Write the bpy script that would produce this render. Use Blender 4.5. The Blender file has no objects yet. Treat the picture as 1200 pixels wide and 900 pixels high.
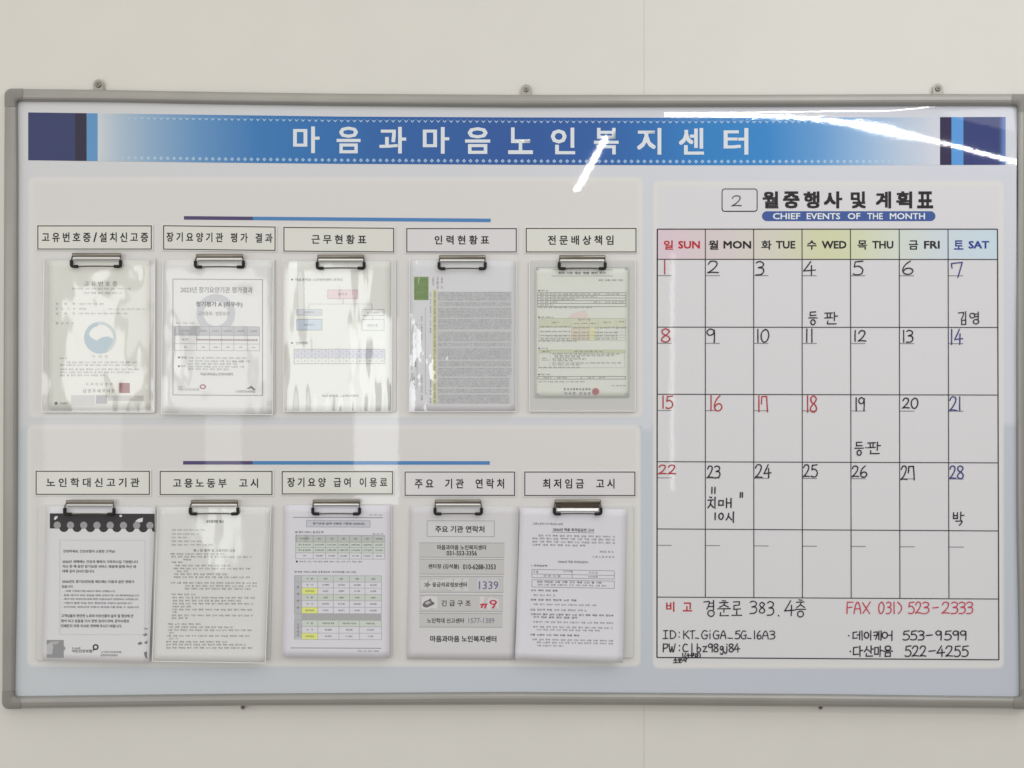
import bpy, math, random
from mathutils import Vector, noise
random.seed(7)
scene = bpy.context.scene
COL = scene.collection

# ---------------------------------------------------------------- measures
S = 0.00166                       # metres on the board per measured unit
D = 600 * S / math.tan(math.radians(32.5))   # camera distance from the board face

# ---------------------------------------------------------------- camera
cam_data = bpy.data.cameras.new('camera')
cam_data.sensor_fit = 'HORIZONTAL'
cam_data.sensor_width = 36
cam_data.angle = math.radians(65)
cam_data.clip_start = 0.05
cam_data.clip_end = 50
cam = bpy.data.objects.new('camera', cam_data)
cam.location = (0, -D, 0)
cam.rotation_euler = (math.radians(90), 0, 0)
COL.objects.link(cam)
scene.camera = cam

# ---------------------------------------------------------------- world (room light, dimmed below and to the right)
W = bpy.data.worlds.new('World')
scene.world = W
W.use_nodes = True
nt = W.node_tree
nt.nodes.clear()
o = nt.nodes.new('ShaderNodeOutputWorld')
bg = nt.nodes.new('ShaderNodeBackground')
tc = nt.nodes.new('ShaderNodeTexCoord')
mr = nt.nodes.new('ShaderNodeMapRange')
mr.inputs['From Min'].default_value = -1
mr.inputs['From Max'].default_value = 1
cr = nt.nodes.new('ShaderNodeValToRGB')
cr.color_ramp.elements[0].position = 0.15
cr.color_ramp.elements[0].color = (0.40, 0.375, 0.34, 1)
cr.color_ramp.elements[1].position = 0.9
cr.color_ramp.elements[1].color = (0.90, 0.89, 0.87, 1)
dotn = nt.nodes.new('ShaderNodeVectorMath')
dotn.operation = 'DOT_PRODUCT'
dotn.inputs[1].default_value = (-0.28, 0.0, 0.96)
nt.links.new(tc.outputs['Generated'], dotn.inputs[0])
nt.links.new(dotn.outputs['Value'], mr.inputs['Value'])
nt.links.new(mr.outputs[0], cr.inputs[0])
nt.links.new(cr.outputs[0], bg.inputs['Color'])
bg.inputs['Strength'].default_value = 0.735
nt.links.new(bg.outputs[0], o.inputs[0])

scene.view_settings.view_transform = 'Standard'
scene.view_settings.look = 'None'
scene.view_settings.gamma = 1
scene.view_settings.use_curve_mapping = False
scene.view_settings.exposure = 0.13

# ---------------------------------------------------------------- lamps
def area(name, a, b, width, radiance, color, facing):
    """a long flat lamp from point a to point b, 'width' metres wide, shining along 'facing'"""
    a, b = Vector(a), Vector(b)
    L = (b - a).length
    ld = bpy.data.lights.new(name, 'AREA')
    ld.shape = 'RECTANGLE'
    ld.size = L
    ld.size_y = width
    ld.energy = radiance * math.pi * L * width
    ld.color = color
    ob = bpy.data.objects.new(name, ld)
    x = (b - a).normalized()
    z = -Vector(facing).normalized()
    y = z.cross(x).normalized()
    z = x.cross(y).normalized()
    from mathutils import Matrix
    m = Matrix((x, y, z)).transposed().to_4x4()
    m.translation = (a + b) / 2
    ob.matrix_world = m
    COL.objects.link(ob)
    return ob

ZC = 1.15                                     # ceiling height over the camera
def ceil_point(u, v):
    """the ceiling point whose mirror image a flat board shows at board point (u, v)"""
    x, z = (u - 600) * S, (450 - v) * S
    L = D * (ZC - z) / z
    return (x * (1 + L / D), -L, ZC)
V0 = 134.0
Lp = -ceil_point(800, V0)[1]
p0 = ceil_point(779, V0); p1 = ceil_point(1330, V0)
area('ceiling_tube_parallel', p0, p1, 0.038, 48, (1.0, 0.99, 0.97), (0, 0.0, -1))
q0 = ceil_point(711, 160); q1 = ceil_point(675, 223)
area('ceiling_tube_across', q0, q1, 0.028, 55, (1.0, 0.99, 0.97), (0, 0.0, -1))
area('added_key_left', (-1.5, -1.0, 1.25), (-0.1, -1.0, 1.25), 0.8, 0.75, (1.0, 0.96, 0.87), (0, 0.5, -1))  # added soft key light, warm, for the left side of the wall
area('added_key_right', (0.3, -1.0, 1.25), (1.9, -1.0, 1.25), 0.8, 1.5, (0.97, 0.99, 1.0), (0, 0.5, -1))  # added soft key light, cooler and stronger, for the right side
area('side_light_left', (-2.6, -1.9, 0.1), (-2.6, -0.9, 0.1), 1.0, 1.7, (1.0, 0.985, 0.95), (1, 0.25, 0))
def reflected_light(name, u0, v0, u1, v1, rad, color, L=3.5):
    k = (1 + L / D) * S
    a = ((u0 - 600) * k, -L, (450 - (v0 + v1) / 2) * k)
    b = ((u1 - 600) * k, -L, (450 - (v0 + v1) / 2) * k)
    area(name, a, b, (v1 - v0) * k, rad, color, (0, 1, 0))
reflected_light('bright_window', 415, 372, 467, 592, 3.2, (0.93, 0.97, 1.0))
reflected_light('far_window', 241, 480, 283, 640, 1.6, (0.95, 0.98, 1.0))
reflected_light('side_window', 52, 484, 143, 640, 1.1, (0.97, 0.98, 1.0))
reflected_light('added_sleeve_light_left', 50, 318, 176, 478, 1.9, (0.97, 0.98, 1.0))  # added light, mirrored by the first upper sleeve to whiten it
reflected_light('added_sleeve_light_middle', 196, 318, 316, 474, 1.2, (0.97, 0.98, 1.0))  # added light behind the camera for the second upper sleeve
reflected_light('added_sleeve_light_right', 337, 312, 413, 476, 2.4, (0.96, 1.0, 0.98))  # added light that brightens the organisation chart's sleeve
reflected_light('added_streak_light', 785.5, 296, 790, 575, 3.4, (1.0, 1.0, 1.0))  # added slit light that draws the vertical streak on the calendar

# ---------------------------------------------------------------- helpers
def interp(x, pts):
    if x <= pts[0][0]: return pts[0][1]
    for (a, b), (c, d) in zip(pts, pts[1:]):
        if x <= c: return b + (d - b) * (x - a) / (c - a)
    return pts[-1][1]
def smooth(t):
    t = max(0.0, min(1.0, t)); return t * t * (3 - 2 * t)
def s2l(c):
    c /= 255
    return c / 12.92 if c <= 0.04045 else ((c + 0.055) / 1.055) ** 2.4
def C(r, g, b, k=0.80):
    """surface colour of something that looks r,g,b under the room's light"""
    return tuple(min(0.88, s2l(x) / k) for x in (r, g, b))

# the printed film on the board is not flat: a long soft buckle along its top edge
CURVE = [(600, 134), (780, 134.2), (880, 135.5), (950, 138.5), (1000, 144), (1050, 153), (1100, 165), (1150, 178), (1195, 190)]
def warp(u, v):
    if v > 420 or u < 600: return 0.0006
    z = (450 - v) * S
    kk = (1 + Lp / D) / (2 * Lp)
    vc = sum(interp(u + du, CURVE) for du in (-24, -12, 0, 12, 24)) / 5
    A = -(vc - V0) * S * kk
    ztop = (450 - 122) * S
    zc = (450 - vc) * S
    g = 0.30 * math.exp(-((u - 1030) / 55.0) ** 2) * smooth((u - 860) / 100)
    def up(zz): return A * (zz - ztop) + 0.5 * g * (zz - zc) ** 2
    if v < 200: h = up(z)
    else:
        zb = (450 - 200) * S
        t = (v - 200) / 220.0
        sl = A * (1 - smooth(t * 3))
        h = up(zb) * (1 - smooth(t))
    if v < 131:
        e = (131 - v) / 6.0
        h += 0.030 * smooth((u - 600) / 120) * (e ** 2) * 6 * S / 2
    return h + 0.0006
BASE0 = 0.0006
def bdepth(off):
    def f(u, v): return warp(u, v) + off
    return f

def P(u, v, d=0.0):
    """board point seen at (u, v) lying d metres in front of the board face"""
    f = (D - d) / D
    return ((u - 600) * S * f, -d, (450 - v) * S * f)

def empty(name, loc=(0, 0, 0), **props):
    e = bpy.data.objects.new(name, None)
    e.location = loc
    e.empty_display_size = 0.05
    COL.objects.link(e)
    for k, v in props.items(): e[k] = v
    return e

class G:
    """collects faces in (u, v, depth) or world space; builds one mesh object"""
    def __init__(s): s.v, s.f, s.c = [], [], []
    def add(s, pts, faces, col):
        n = len(s.v); s.v += [tuple(p) for p in pts]
        for f in faces: s.f.append([n + i for i in f]); s.c.append(col)
    def poly(s, uv, col, dep):
        a = sum(p[0] * q[1] - q[0] * p[1] for p, q in zip(uv, uv[1:] + uv[:1]))
        if a > 0: uv = uv[::-1]
        s.add([P(u, v, dep(u, v)) for u, v in uv], [list(range(len(uv)))], col)
    def quadgrid(s, q, col, dep, nx=1, ny=1, colf=None):
        """q: four corners TL TR BR BL in (u, v)"""
        (a, b, c, d) = q
        pts = []
        for j in range(ny + 1):
            t = j / ny
            for i in range(nx + 1):
                r = i / nx
                u = (a[0] * (1 - r) + b[0] * r) * (1 - t) + (d[0] * (1 - r) + c[0] * r) * t
                v = (a[1] * (1 - r) + b[1] * r) * (1 - t) + (d[1] * (1 - r) + c[1] * r) * t
                pts.append((u, v))
        n = len(s.v)
        s.v += [P(u, v, dep(u, v)) for u, v in pts]
        w = nx + 1
        for j in range(ny):
            for i in range(nx):
                s.f.append([n + (j + 1) * w + i, n + (j + 1) * w + i + 1, n + j * w + i + 1, n + j * w + i])
                if colf: s.c.append([colf(*pts[k]) for k in ((j + 1) * w + i, (j + 1) * w + i + 1, j * w + i + 1, j * w + i)])
                else: s.c.append(col)
    def rect(s, u0, v0, u1, v1, col, dep, step=60, colf=None):
        s.quadgrid([(u0, v0), (u1, v0), (u1, v1), (u0, v1)], col, dep, max(1, int(abs(u1 - u0) / step)), max(1, int(abs(v1 - v0) / step)), colf)
    def line(s, x0, y0, x1, y1, w, col, dep, step=60):
        L = math.hypot(x1 - x0, y1 - y0) or 1
        nx, ny = -(y1 - y0) / L * w / 2, (x1 - x0) / L * w / 2
        n = max(1, int(L / step))
        s.quadgrid([(x0 - nx, y0 - ny), (x1 - nx, y1 - ny), (x1 + nx, y1 + ny), (x0 + nx, y0 + ny)], col, dep, n, 1) if (nx, ny) and ny >= 0 else \
            s.quadgrid([(x0 + nx, y0 + ny), (x1 + nx, y1 + ny), (x1 - nx, y1 - ny), (x0 - nx, y0 - ny)], col, dep, n, 1)
    def disc(s, u, v, r, col, dep, n=20, ry=None):
        ry = ry or r
        s.poly([(u + r * math.cos(2 * math.pi * i / n), v + ry * math.sin(2 * math.pi * i / n)) for i in range(n)], col, dep)
    def ring(s, u, v, r0, r1, col, dep, n=28, a0=0, a1=360, yk=1.0):
        for i in range(n):
            t0, t1 = math.radians(a0 + (a1 - a0) * i / n), math.radians(a0 + (a1 - a0) * (i + 1) / n)
            s.poly([(u + r0 * math.cos(t0), v + yk * r0 * math.sin(t0)), (u + r1 * math.cos(t0), v + yk * r1 * math.sin(t0)),
                    (u + r1 * math.cos(t1), v + yk * r1 * math.sin(t1)), (u + r0 * math.cos(t1), v + yk * r0 * math.sin(t1))], col, dep)
    def stroke(s, pts, w, col, dep, d0=0.0, seed=0):
        """a pen stroke along pts with round ends"""
        rnd = random.Random(seed)
        n = len(pts)
        cum = d0
        L = []
        for i, (u, v) in enumerate(pts):
            a = pts[max(0, i - 1)]; b = pts[min(n - 1, i + 1)]
            dx, dy = b[0] - a[0], b[1] - a[1]
            l = math.hypot(dx, dy) or 1
            ww = w / 2 * (0.88 + 0.24 * noise.noise(Vector((u * 0.35, v * 0.35, seed))))
            L.append((u, v, -dy / l * ww, dx / l * ww))
        for i in range(n - 1):
            a, b = L[i], L[i + 1]
            cum += 0.000004
            cc = cum
            f = lambda u, v, cc=cc: dep(u, v) + cc
            s.poly([(a[0] + a[2], a[1] + a[3]), (b[0] + b[2], b[1] + b[3]), (b[0] - b[2], b[1] - b[3]), (a[0] - a[2], a[1] - a[3])], col, f)
        for q, k in ((0, 1), (n - 1, 2)) + tuple((i, 3) for i in range(1, n - 1)):
            cc = cum + 0.000004 * (q + 2)
            f = lambda u, v, cc=cc: dep(u, v) + cc
            s.disc(L[q][0], L[q][1], w / 2 * 0.93, col, f, 8)
    def text(s, body, u0, v0, u1, v1, col, dep, bold=0.0, slope=0.0, italic=0.0, rot=False, box=None):
        vs, fs, (x0, y0, x1, y1) = glyphs(body, bold)
        if box: x0, y0, x1, y1 = box
        if not fs: return
        n = len(s.v); per = len(vs) if bold <= 0 else len(vs) // (4 if bold > 0.011 else 2)
        for q, (x, y) in enumerate(vs):
            a = (x - x0) / max(1e-6, x1 - x0); b = (y1 - y) / max(1e-6, y1 - y0)
            if rot: uu, vv = u1 - b * (u1 - u0), v0 + a * (v1 - v0)
            else: uu, vv = u0 + a * (u1 - u0) + italic * (1 - b), v0 + b * (v1 - v0)
            vv += slope * (uu - u0)
            s.v.append(P(uu, vv, dep(uu, vv) + 0.000012 * (q // per)))
        for f in fs: s.f.append([n + i for i in f]); s.c.append(col)
    def spaced(s, body, u0, v0, u1, v1, col, dep, bold=0.0, gap=0.55, slope=0.0, fill=0.70):
        ws = [gap if ch == ' ' else (0.6 if ch in '/()' else 1.0) for ch in body]
        p = (u1 - u0) / (sum(ws) - (1 - fill))
        x = u0
        bs = [glyphs(ch, bold)[2] for ch in body if ch not in ' /()']
        gx0, gy0, gx1, gy1 = min(b[0] for b in bs), min(b[1] for b in bs), max(b[2] for b in bs), max(b[3] for b in bs)
        for ch, w in zip(body, ws):
            if ch != ' ':
                gw = p * w * fill if w == 1.0 else p * w * 0.6
                s.text(ch, x, v0 + slope * (x - u0), x + gw, v1 + slope * (x - u0), col, dep, bold, box=(gx0, gy0, gx1, gy1) if w == 1.0 else None)
            x += p * w
    def build(s, name, mat, parent=None, normals=False, smooth_=False, **props):
        me = bpy.data.meshes.new(name)
        me.from_pydata(s.v, [], s.f)
        ca = me.color_attributes.new('col', 'FLOAT_COLOR', 'CORNER')
        k = 0
        buf = []
        for f, c in zip(s.f, s.c):
            if c is None: c = (0.5, 0.5, 0.5)
            if isinstance(c, list):
                for x in c: buf += [x[0], x[1], x[2], 1.0]
            else: buf += [c[0], c[1], c[2], 1.0] * len(f)
        ca.data.foreach_set('color', buf)
        me.materials.append(mat)
        if normals or smooth_:
            me.polygons.foreach_set('use_smooth', [True] * len(me.polygons))
        if normals:
            ns = []
            for x, y, z in s.v:
                f = (D + y) / D
                u, v = x / S / f + 600, 450 - z / S / f
                e = 1.0
                dx = (warp(u + e, v) - warp(u - e, v)) / (2 * e * S)
                dz = (warp(u, v - e) - warp(u, v + e)) / (2 * e * S)
                ns.append(Vector((-dx, -1, -dz)).normalized())
            me.normals_split_custom_set_from_vertices(ns)
        ob = bpy.data.objects.new(name, me)
        COL.objects.link(ob)
        if parent: ob.parent = parent
        for k2, v2 in props.items(): ob[k2] = v2
        return ob

_cache = {}
def glyphs(body, bold):
    key = (body, bold)
    if key in _cache: return _cache[key]
    c = bpy.data.curves.new('t', 'FONT')
    c.body = body; c.resolution_u = 2; c.fill_mode = 'FRONT'
    ob = bpy.data.objects.new('t', c)
    m = bpy.data.meshes.new_from_object(ob)
    vs = [(v.co.x, v.co.y) for v in m.vertices]
    fs = [list(p.vertices) for p in m.polygons]
    out = []
    for f in fs:
        a = sum(vs[f[i]][0] * vs[f[(i + 1) % len(f)]][1] - vs[f[(i + 1) % len(f)]][0] * vs[f[i]][1] for i in range(len(f)))
        out.append(f if a > 0 else f[::-1])
    bpy.data.objects.remove(ob); bpy.data.meshes.remove(m); bpy.data.curves.remove(c)
    if vs and bold > 0:
        b = bold * 0.8                                  # heavier print: the letter laid down again, slightly aside
        sh = [(-b, -b), (b, -b), (b, b), (-b, b)] if bold > 0.011 else [(-b, 0), (b, 0)]
        n = len(vs); ov, of = vs, out
        vs = [(x + dx, y + dy) for dx, dy in sh for x, y in ov]
        out = [[i + k * n for i in f] for k in range(len(sh)) for f in of]
    if vs:
        bb = (min(v[0] for v in vs), min(v[1] for v in vs), max(v[0] for v in vs), max(v[1] for v in vs))
    else: bb = (0, 0, 1, 1)
    _cache[key] = (vs, out, bb)
    return _cache[key]

# ---------------------------------------------------------------- materials
def mat(name, color=None, rough=0.5, metal=0.0, spec=0.5, attr=False, coat=0.0, coat_r=0.05, bumps=(), mottling=0.0):
    m = bpy.data.materials.new(name); m.use_nodes = True
    n = m.node_tree; b = n.nodes['Principled BSDF']
    b.inputs['Roughness'].default_value = rough
    b.inputs['Metallic'].default_value = metal
    b.inputs['Specular IOR Level'].default_value = spec
    b.inputs['Coat Weight'].default_value = coat
    b.inputs['Coat Roughness'].default_value = coat_r
    geo = n.nodes.new('ShaderNodeNewGeometry')
    src = None
    if attr:
        a = n.nodes.new('ShaderNodeAttribute'); a.attribute_name = 'col'; src = a.outputs['Color']
    else: b.inputs['Base Color'].default_value = (*color, 1)
    if mottling:
        t = n.nodes.new('ShaderNodeTexNoise'); t.inputs['Scale'].default_value = 9; t.inputs['Detail'].default_value = 5
        n.links.new(geo.outputs['Position'], t.inputs['Vector'])
        r = n.nodes.new('ShaderNodeMapRange'); r.inputs['To Min'].default_value = 1 - mottling; r.inputs['To Max'].default_value = 1 + mottling
        n.links.new(t.outputs[0], r.inputs['Value'])
        mx = n.nodes.new('ShaderNodeVectorMath'); mx.operation = 'SCALE'
        if src: n.links.new(src, mx.inputs[0])
        else: mx.inputs[0].default_value = color
        n.links.new(r.outputs[0], mx.inputs['Scale'])
        src = mx.outputs[0]
    if src: n.links.new(src, b.inputs['Base Color'])
    prev = None
    for sc, dist, detail in bumps:
        t = n.nodes.new('ShaderNodeTexNoise'); t.inputs['Scale'].default_value = sc; t.inputs['Detail'].default_value = detail
        n.links.new(geo.outputs['Position'], t.inputs['Vector'])
        bp = n.nodes.new('ShaderNodeBump'); bp.inputs['Strength'].default_value = 1.0; bp.inputs['Distance'].default_value = dist
        n.links.new(t.outputs[0], bp.inputs['Height'])
        if prev: n.links.new(prev.outputs[0], bp.inputs['Normal'])
        prev = bp
    if prev:
        n.links.new(prev.outputs[0], b.inputs['Normal'])
        if coat: n.links.new(prev.outputs[0], b.inputs['Coat Normal'])
    return m

M_wall = mat('painted_wall_panel', (0.765, 0.75, 0.70), 0.55, spec=0.3, bumps=[(260, 0.00012, 3), (14, 0.0006, 2)], mottling=0.028)
M_joint = mat('wall_joint', (0.80, 0.785, 0.75), 0.7)
M_print = mat('glossy_printed_film', rough=0.028, attr=True, spec=0.5, bumps=[(190, 0.000013, 1.5), (38, 0.00002, 1)])
M_ink = mat('marker_ink', rough=0.35, attr=True, spec=0.4)
M_alu = mat('satin_aluminium', (0.36, 0.352, 0.325), 0.42, metal=0.45, bumps=[(500, 0.00003, 2)], mottling=0.10)
M_cap = mat('grey_corner_plastic', (0.255, 0.25, 0.225), 0.5, bumps=[(600, 0.00004, 2)], mottling=0.05)
M_brk = mat('zinc_bracket', (0.42, 0.41, 0.37), 0.45, metal=0.4, mottling=0.1)
M_screw = mat('screw_steel', (0.30, 0.27, 0.23), 0.4, metal=0.7)
M_dark = mat('screw_recess', (0.02, 0.018, 0.015), 0.8)
M_card = mat('laminated_title_card', rough=0.16, attr=True, bumps=[(60, 0.00005, 2)])
M_paper = mat('white_paper', rough=0.65, attr=True, spec=0.25, bumps=[(30, 0.0002, 3)], mottling=0.012)
M_lam = mat('laminated_paper', rough=0.18, attr=True, bumps=[(22, 0.0004, 2)])
M_toner = mat('printing_on_paper', rough=0.6, attr=True, spec=0.25)
M_plate = mat('clipboard_plastic', (0.72, 0.715, 0.70), 0.3, bumps=[(200, 0.00003, 2)])
M_steel = mat('clip_steel', (0.27, 0.245, 0.21), 0.3, metal=0.92, bumps=[(120, 0.00003, 2)])
M_steel_lit = mat('clip_steel_lit', (0.86, 0.85, 0.83), 0.35, metal=0.55)  # white reflection on tongue and flange put into the base colour
M_steel_refl = mat('clip_steel_brown_reflection', (0.13, 0.105, 0.085), 0.35, metal=0.8)  # brown reflection on the broad clip put into the steel's colour
M_wire = mat('clip_wire', (0.13, 0.12, 0.11), 0.3, metal=0.8)
M_rub = mat('black_rubber', (0.012, 0.012, 0.012), 0.55, spec=0.35)

def film_mat(name, fac, rough=0.05, scale=(1, 1, 1), nscale=20, dist=0.001):
    m = bpy.data.materials.new(name); m.use_nodes = True
    n = m.node_tree; n.nodes.clear()
    out = n.nodes.new('ShaderNodeOutputMaterial'); mix = n.nodes.new('ShaderNodeMixShader')
    tr = n.nodes.new('ShaderNodeBsdfTransparent'); tr.inputs[0].default_value = (0.995, 0.998, 0.995, 1)
    gl = n.nodes.new('ShaderNodeBsdfGlossy'); gl.inputs['Roughness'].default_value = rough
    geo = n.nodes.new('ShaderNodeNewGeometry'); mp = n.nodes.new('ShaderNodeVectorMath'); mp.operation = 'MULTIPLY'
    mp.inputs[1].default_value = scale
    t = n.nodes.new('ShaderNodeTexNoise'); t.inputs['Scale'].default_value = nscale; t.inputs['Detail'].default_value = 1.5
    bp = n.nodes.new('ShaderNodeBump'); bp.inputs['Distance'].default_value = dist
    n.links.new(geo.outputs['Position'], mp.inputs[0]); n.links.new(mp.outputs[0], t.inputs['Vector'])
    n.links.new(t.outputs[0], bp.inputs['Height']); n.links.new(bp.outputs[0], gl.inputs['Normal'])
    mix.inputs[0].default_value = fac
    n.links.new(tr.outputs[0], mix.inputs[1]); n.links.new(gl.outputs[0], mix.inputs[2]); n.links.new(mix.outputs[0], out.inputs[0])
    return m
M_film = film_mat('clear_sleeve_film', 0.13, 0.06, (1, 1, 0.35), 22, 0.0008)
M_film2 = film_mat('clear_sleeve_film_streaked', 0.115, 0.045, (1, 1, 0.10), 30, 0.0006)
M_film3 = film_mat('clear_sleeve_film_crumpled', 0.12, 0.045, (1, 1, 0.5), 50, 0.0005)

# ================================================================ WALL
wall = G(); wall.quadgrid([(-900, -700), (2100, -700), (2100, 1600), (-900, 1600)], None, lambda u, v: -0.017)
wall = wall.build('wall', M_joint, None, kind='structure')
def panel_box(x0, x1, z0, z1, y0, y1, name, m, parent):
    g = G()
    v = [(x, y, z) for x in (x0, x1) for y in (y0, y1) for z in (z0, z1)]
    g.add(v, [[0, 1, 3, 2], [4, 6, 7, 5], [0, 4, 5, 1], [2, 3, 7, 6], [0, 2, 6, 4], [1, 5, 7, 3]], None)
    ob = g.build(name, m, parent)
    bv = ob.modifiers.new('b', 'BEVEL'); bv.width = 0.0005; bv.segments = 2
    return ob
xs = (756.3 - 600) * S
panel_box(-2.4, xs - 0.00015, -1.8, 1.8, 0.0155, 0.0169, 'wall_panel', M_wall, wall)
panel_box(xs + 0.00015, 2.4, -1.8, 1.8, 0.0155, 0.0169, 'wall_panel', M_wall, wall)

# ================================================================ NOTICE BOARD
board = empty('notice_board', (0, 0, 0), label='wide wall-mounted notice board with grey aluminium frame, blue title banner and month calendar', category='notice board')
TO = [(5, 104.0), (15, 104.2), (115, 105.2), (250, 107.7), (400, 109.8), (616, 111.2), (900, 111), (1100, 110.2), (1210, 110.4)]
TI = [(20, 119.8), (130, 120.6), (250, 123), (400, 125), (616, 126.7), (900, 126), (1140, 124.8), (1195, 125.3)]
BO = [(3, 830.5), (20, 830.3), (290, 826.8), (600, 825.7), (750, 826.2), (960, 828), (1190, 830.3), (1210, 830.5)]
BI = [(18, 815.0), (290, 812), (600, 810), (750, 811), (960, 812.5), (1195, 815.5)]
LO = [(104, 5.6), (200, 5.0), (400, 4.3), (600, 3.6), (780, 2.8), (831, 2.5)]
LI = [(119, 21.5), (190, 22.3), (480, 21.9), (600, 21.5), (700, 20.6), (780, 18.9), (815, 18.6)]
RI = [(119, 1190.8), (200, 1190), (600, 1190.3), (740, 1192.8), (815, 1193.4)]
RO = [(104, 1206), (400, 1205.5), (600, 1206), (830, 1209)]
PROF = [(0.0, -0.012), (0.0, 0.0045), (0.03, 0.0075), (0.10, 0.0098), (0.22, 0.0110), (0.45, 0.0116), (0.62, 0.0108), (0.74, 0.0094), (0.80, 0.0082), (0.86, 0.0064), (0.92, 0.0030), (1.0, -0.002)]
def rail(name, along, outer, inner, horizontal, grow=0.0, material=None):
    g = G(); rows = []
    for a in along:
        oo, ii = interp(a, outer), interp(a, inner)
        row = []
        for t, d in PROF:
            w = oo + (ii - oo) * t
            if t == 0: w += grow * (-1 if oo < ii else 1)
            dd = d + (grow * 0.0006 if d > 0.001 else 0)
            row.append(P(a, w, dd) if horizontal else P(w, a, dd))
        rows.append(row)
    n = len(PROF)
    pts = [p for r in rows for p in r]
    fs = []
    for j in range(len(rows) - 1):
        for i in range(n - 1):
            fs.append([j * n + i, (j + 1) * n + i, (j + 1) * n + i + 1, j * n + i + 1])
    fs.append(list(range(n))); fs.append([(len(rows) - 1) * n + i for i in range(n)][::-1])
    g.add(pts, fs, None)
    ob = g.build(name, material or M_alu, board)
    import bmesh
    bm = bmesh.new(); bm.from_mesh(ob.data); bmesh.ops.recalc_face_normals(bm, faces=bm.faces); bm.to_mesh(ob.data); bm.free()
    return ob
def seq(a, b, n): return [a + (b - a) * i / n for i in range(n + 1)]
rail('frame_rail', seq(26.5, 1186, 30), TO, TI, True)
rail('frame_rail', seq(24, 1188, 30), BO, BI, True)
rail('frame_rail', seq(125, 810, 20), LO, LI, False)
rail('frame_rail', seq(131, 812, 20), RO, RI, False)
def corner_cap(cu, cv, su, sv, ou, ov, iu, iv, eu, ev):
    """rounded L-shaped cap: outer corner (ou,ov), inner corner (iu,iv), ends at eu along the horizontal rail, ev along the vertical one"""
    R = 8.0; n = 8
    outer = [(eu, ov)]
    for i in range(n + 1):
        a = math.pi / 2 * i / n
        outer.append((ou + su * (R - R * math.sin(a)), ov + sv * (R - R * math.cos(a))))
    outer.append((ou, ev))
    r = 3.0
    inner = [(eu, iv)]
    for i in range(n + 1):
        a = math.pi / 2 * i / n
        inner.append((iu + su * (r - r * math.sin(a)), iv + sv * (r - r * math.cos(a))))
    inner.append((iu, ev))
    g = G(); m = len(PROF); pts = []
    for (a, b), (c, d) in zip(outer, inner):
        for t, dd in PROF:
            pts.append(P(a + (c - a) * t, b + (d - b) * t, dd + (0.0007 if dd > 0.001 else 0)))
    fs = []
    for j in range(len(outer) - 1):
        for i in range(m - 1):
            fs.append([j * m + i, (j + 1) * m + i, (j + 1) * m + i + 1, j * m + i + 1])
    fs.append(list(range(m))); fs.append([(len(outer) - 1) * m + i for i in range(m)][::-1])
    g.add(pts, fs, None)
    ob = g.build('corner_cap', M_cap, board)
    import bmesh
    bm = bmesh.new(); bm.from_mesh(ob.data); bmesh.ops.recalc_face_normals(bm, faces=bm.faces); bm.to_mesh(ob.data); bm.free()
corner_cap(0, 0, 1, 1, 5.2, 103.8, 21.2, 119.6, 26.6, 124.8)
corner_cap(0, 0, 1, -1, 2.3, 830.9, 18.9, 815.2, 24.1, 810.2)
corner_cap(0, 0, -1, 1, 1206.4, 110.1, 1190.9, 125.2, 1186.2, 131)
corner_cap(0, 0, -1, -1, 1209.3, 831, 1193.6, 815.4, 1188, 808)

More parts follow.
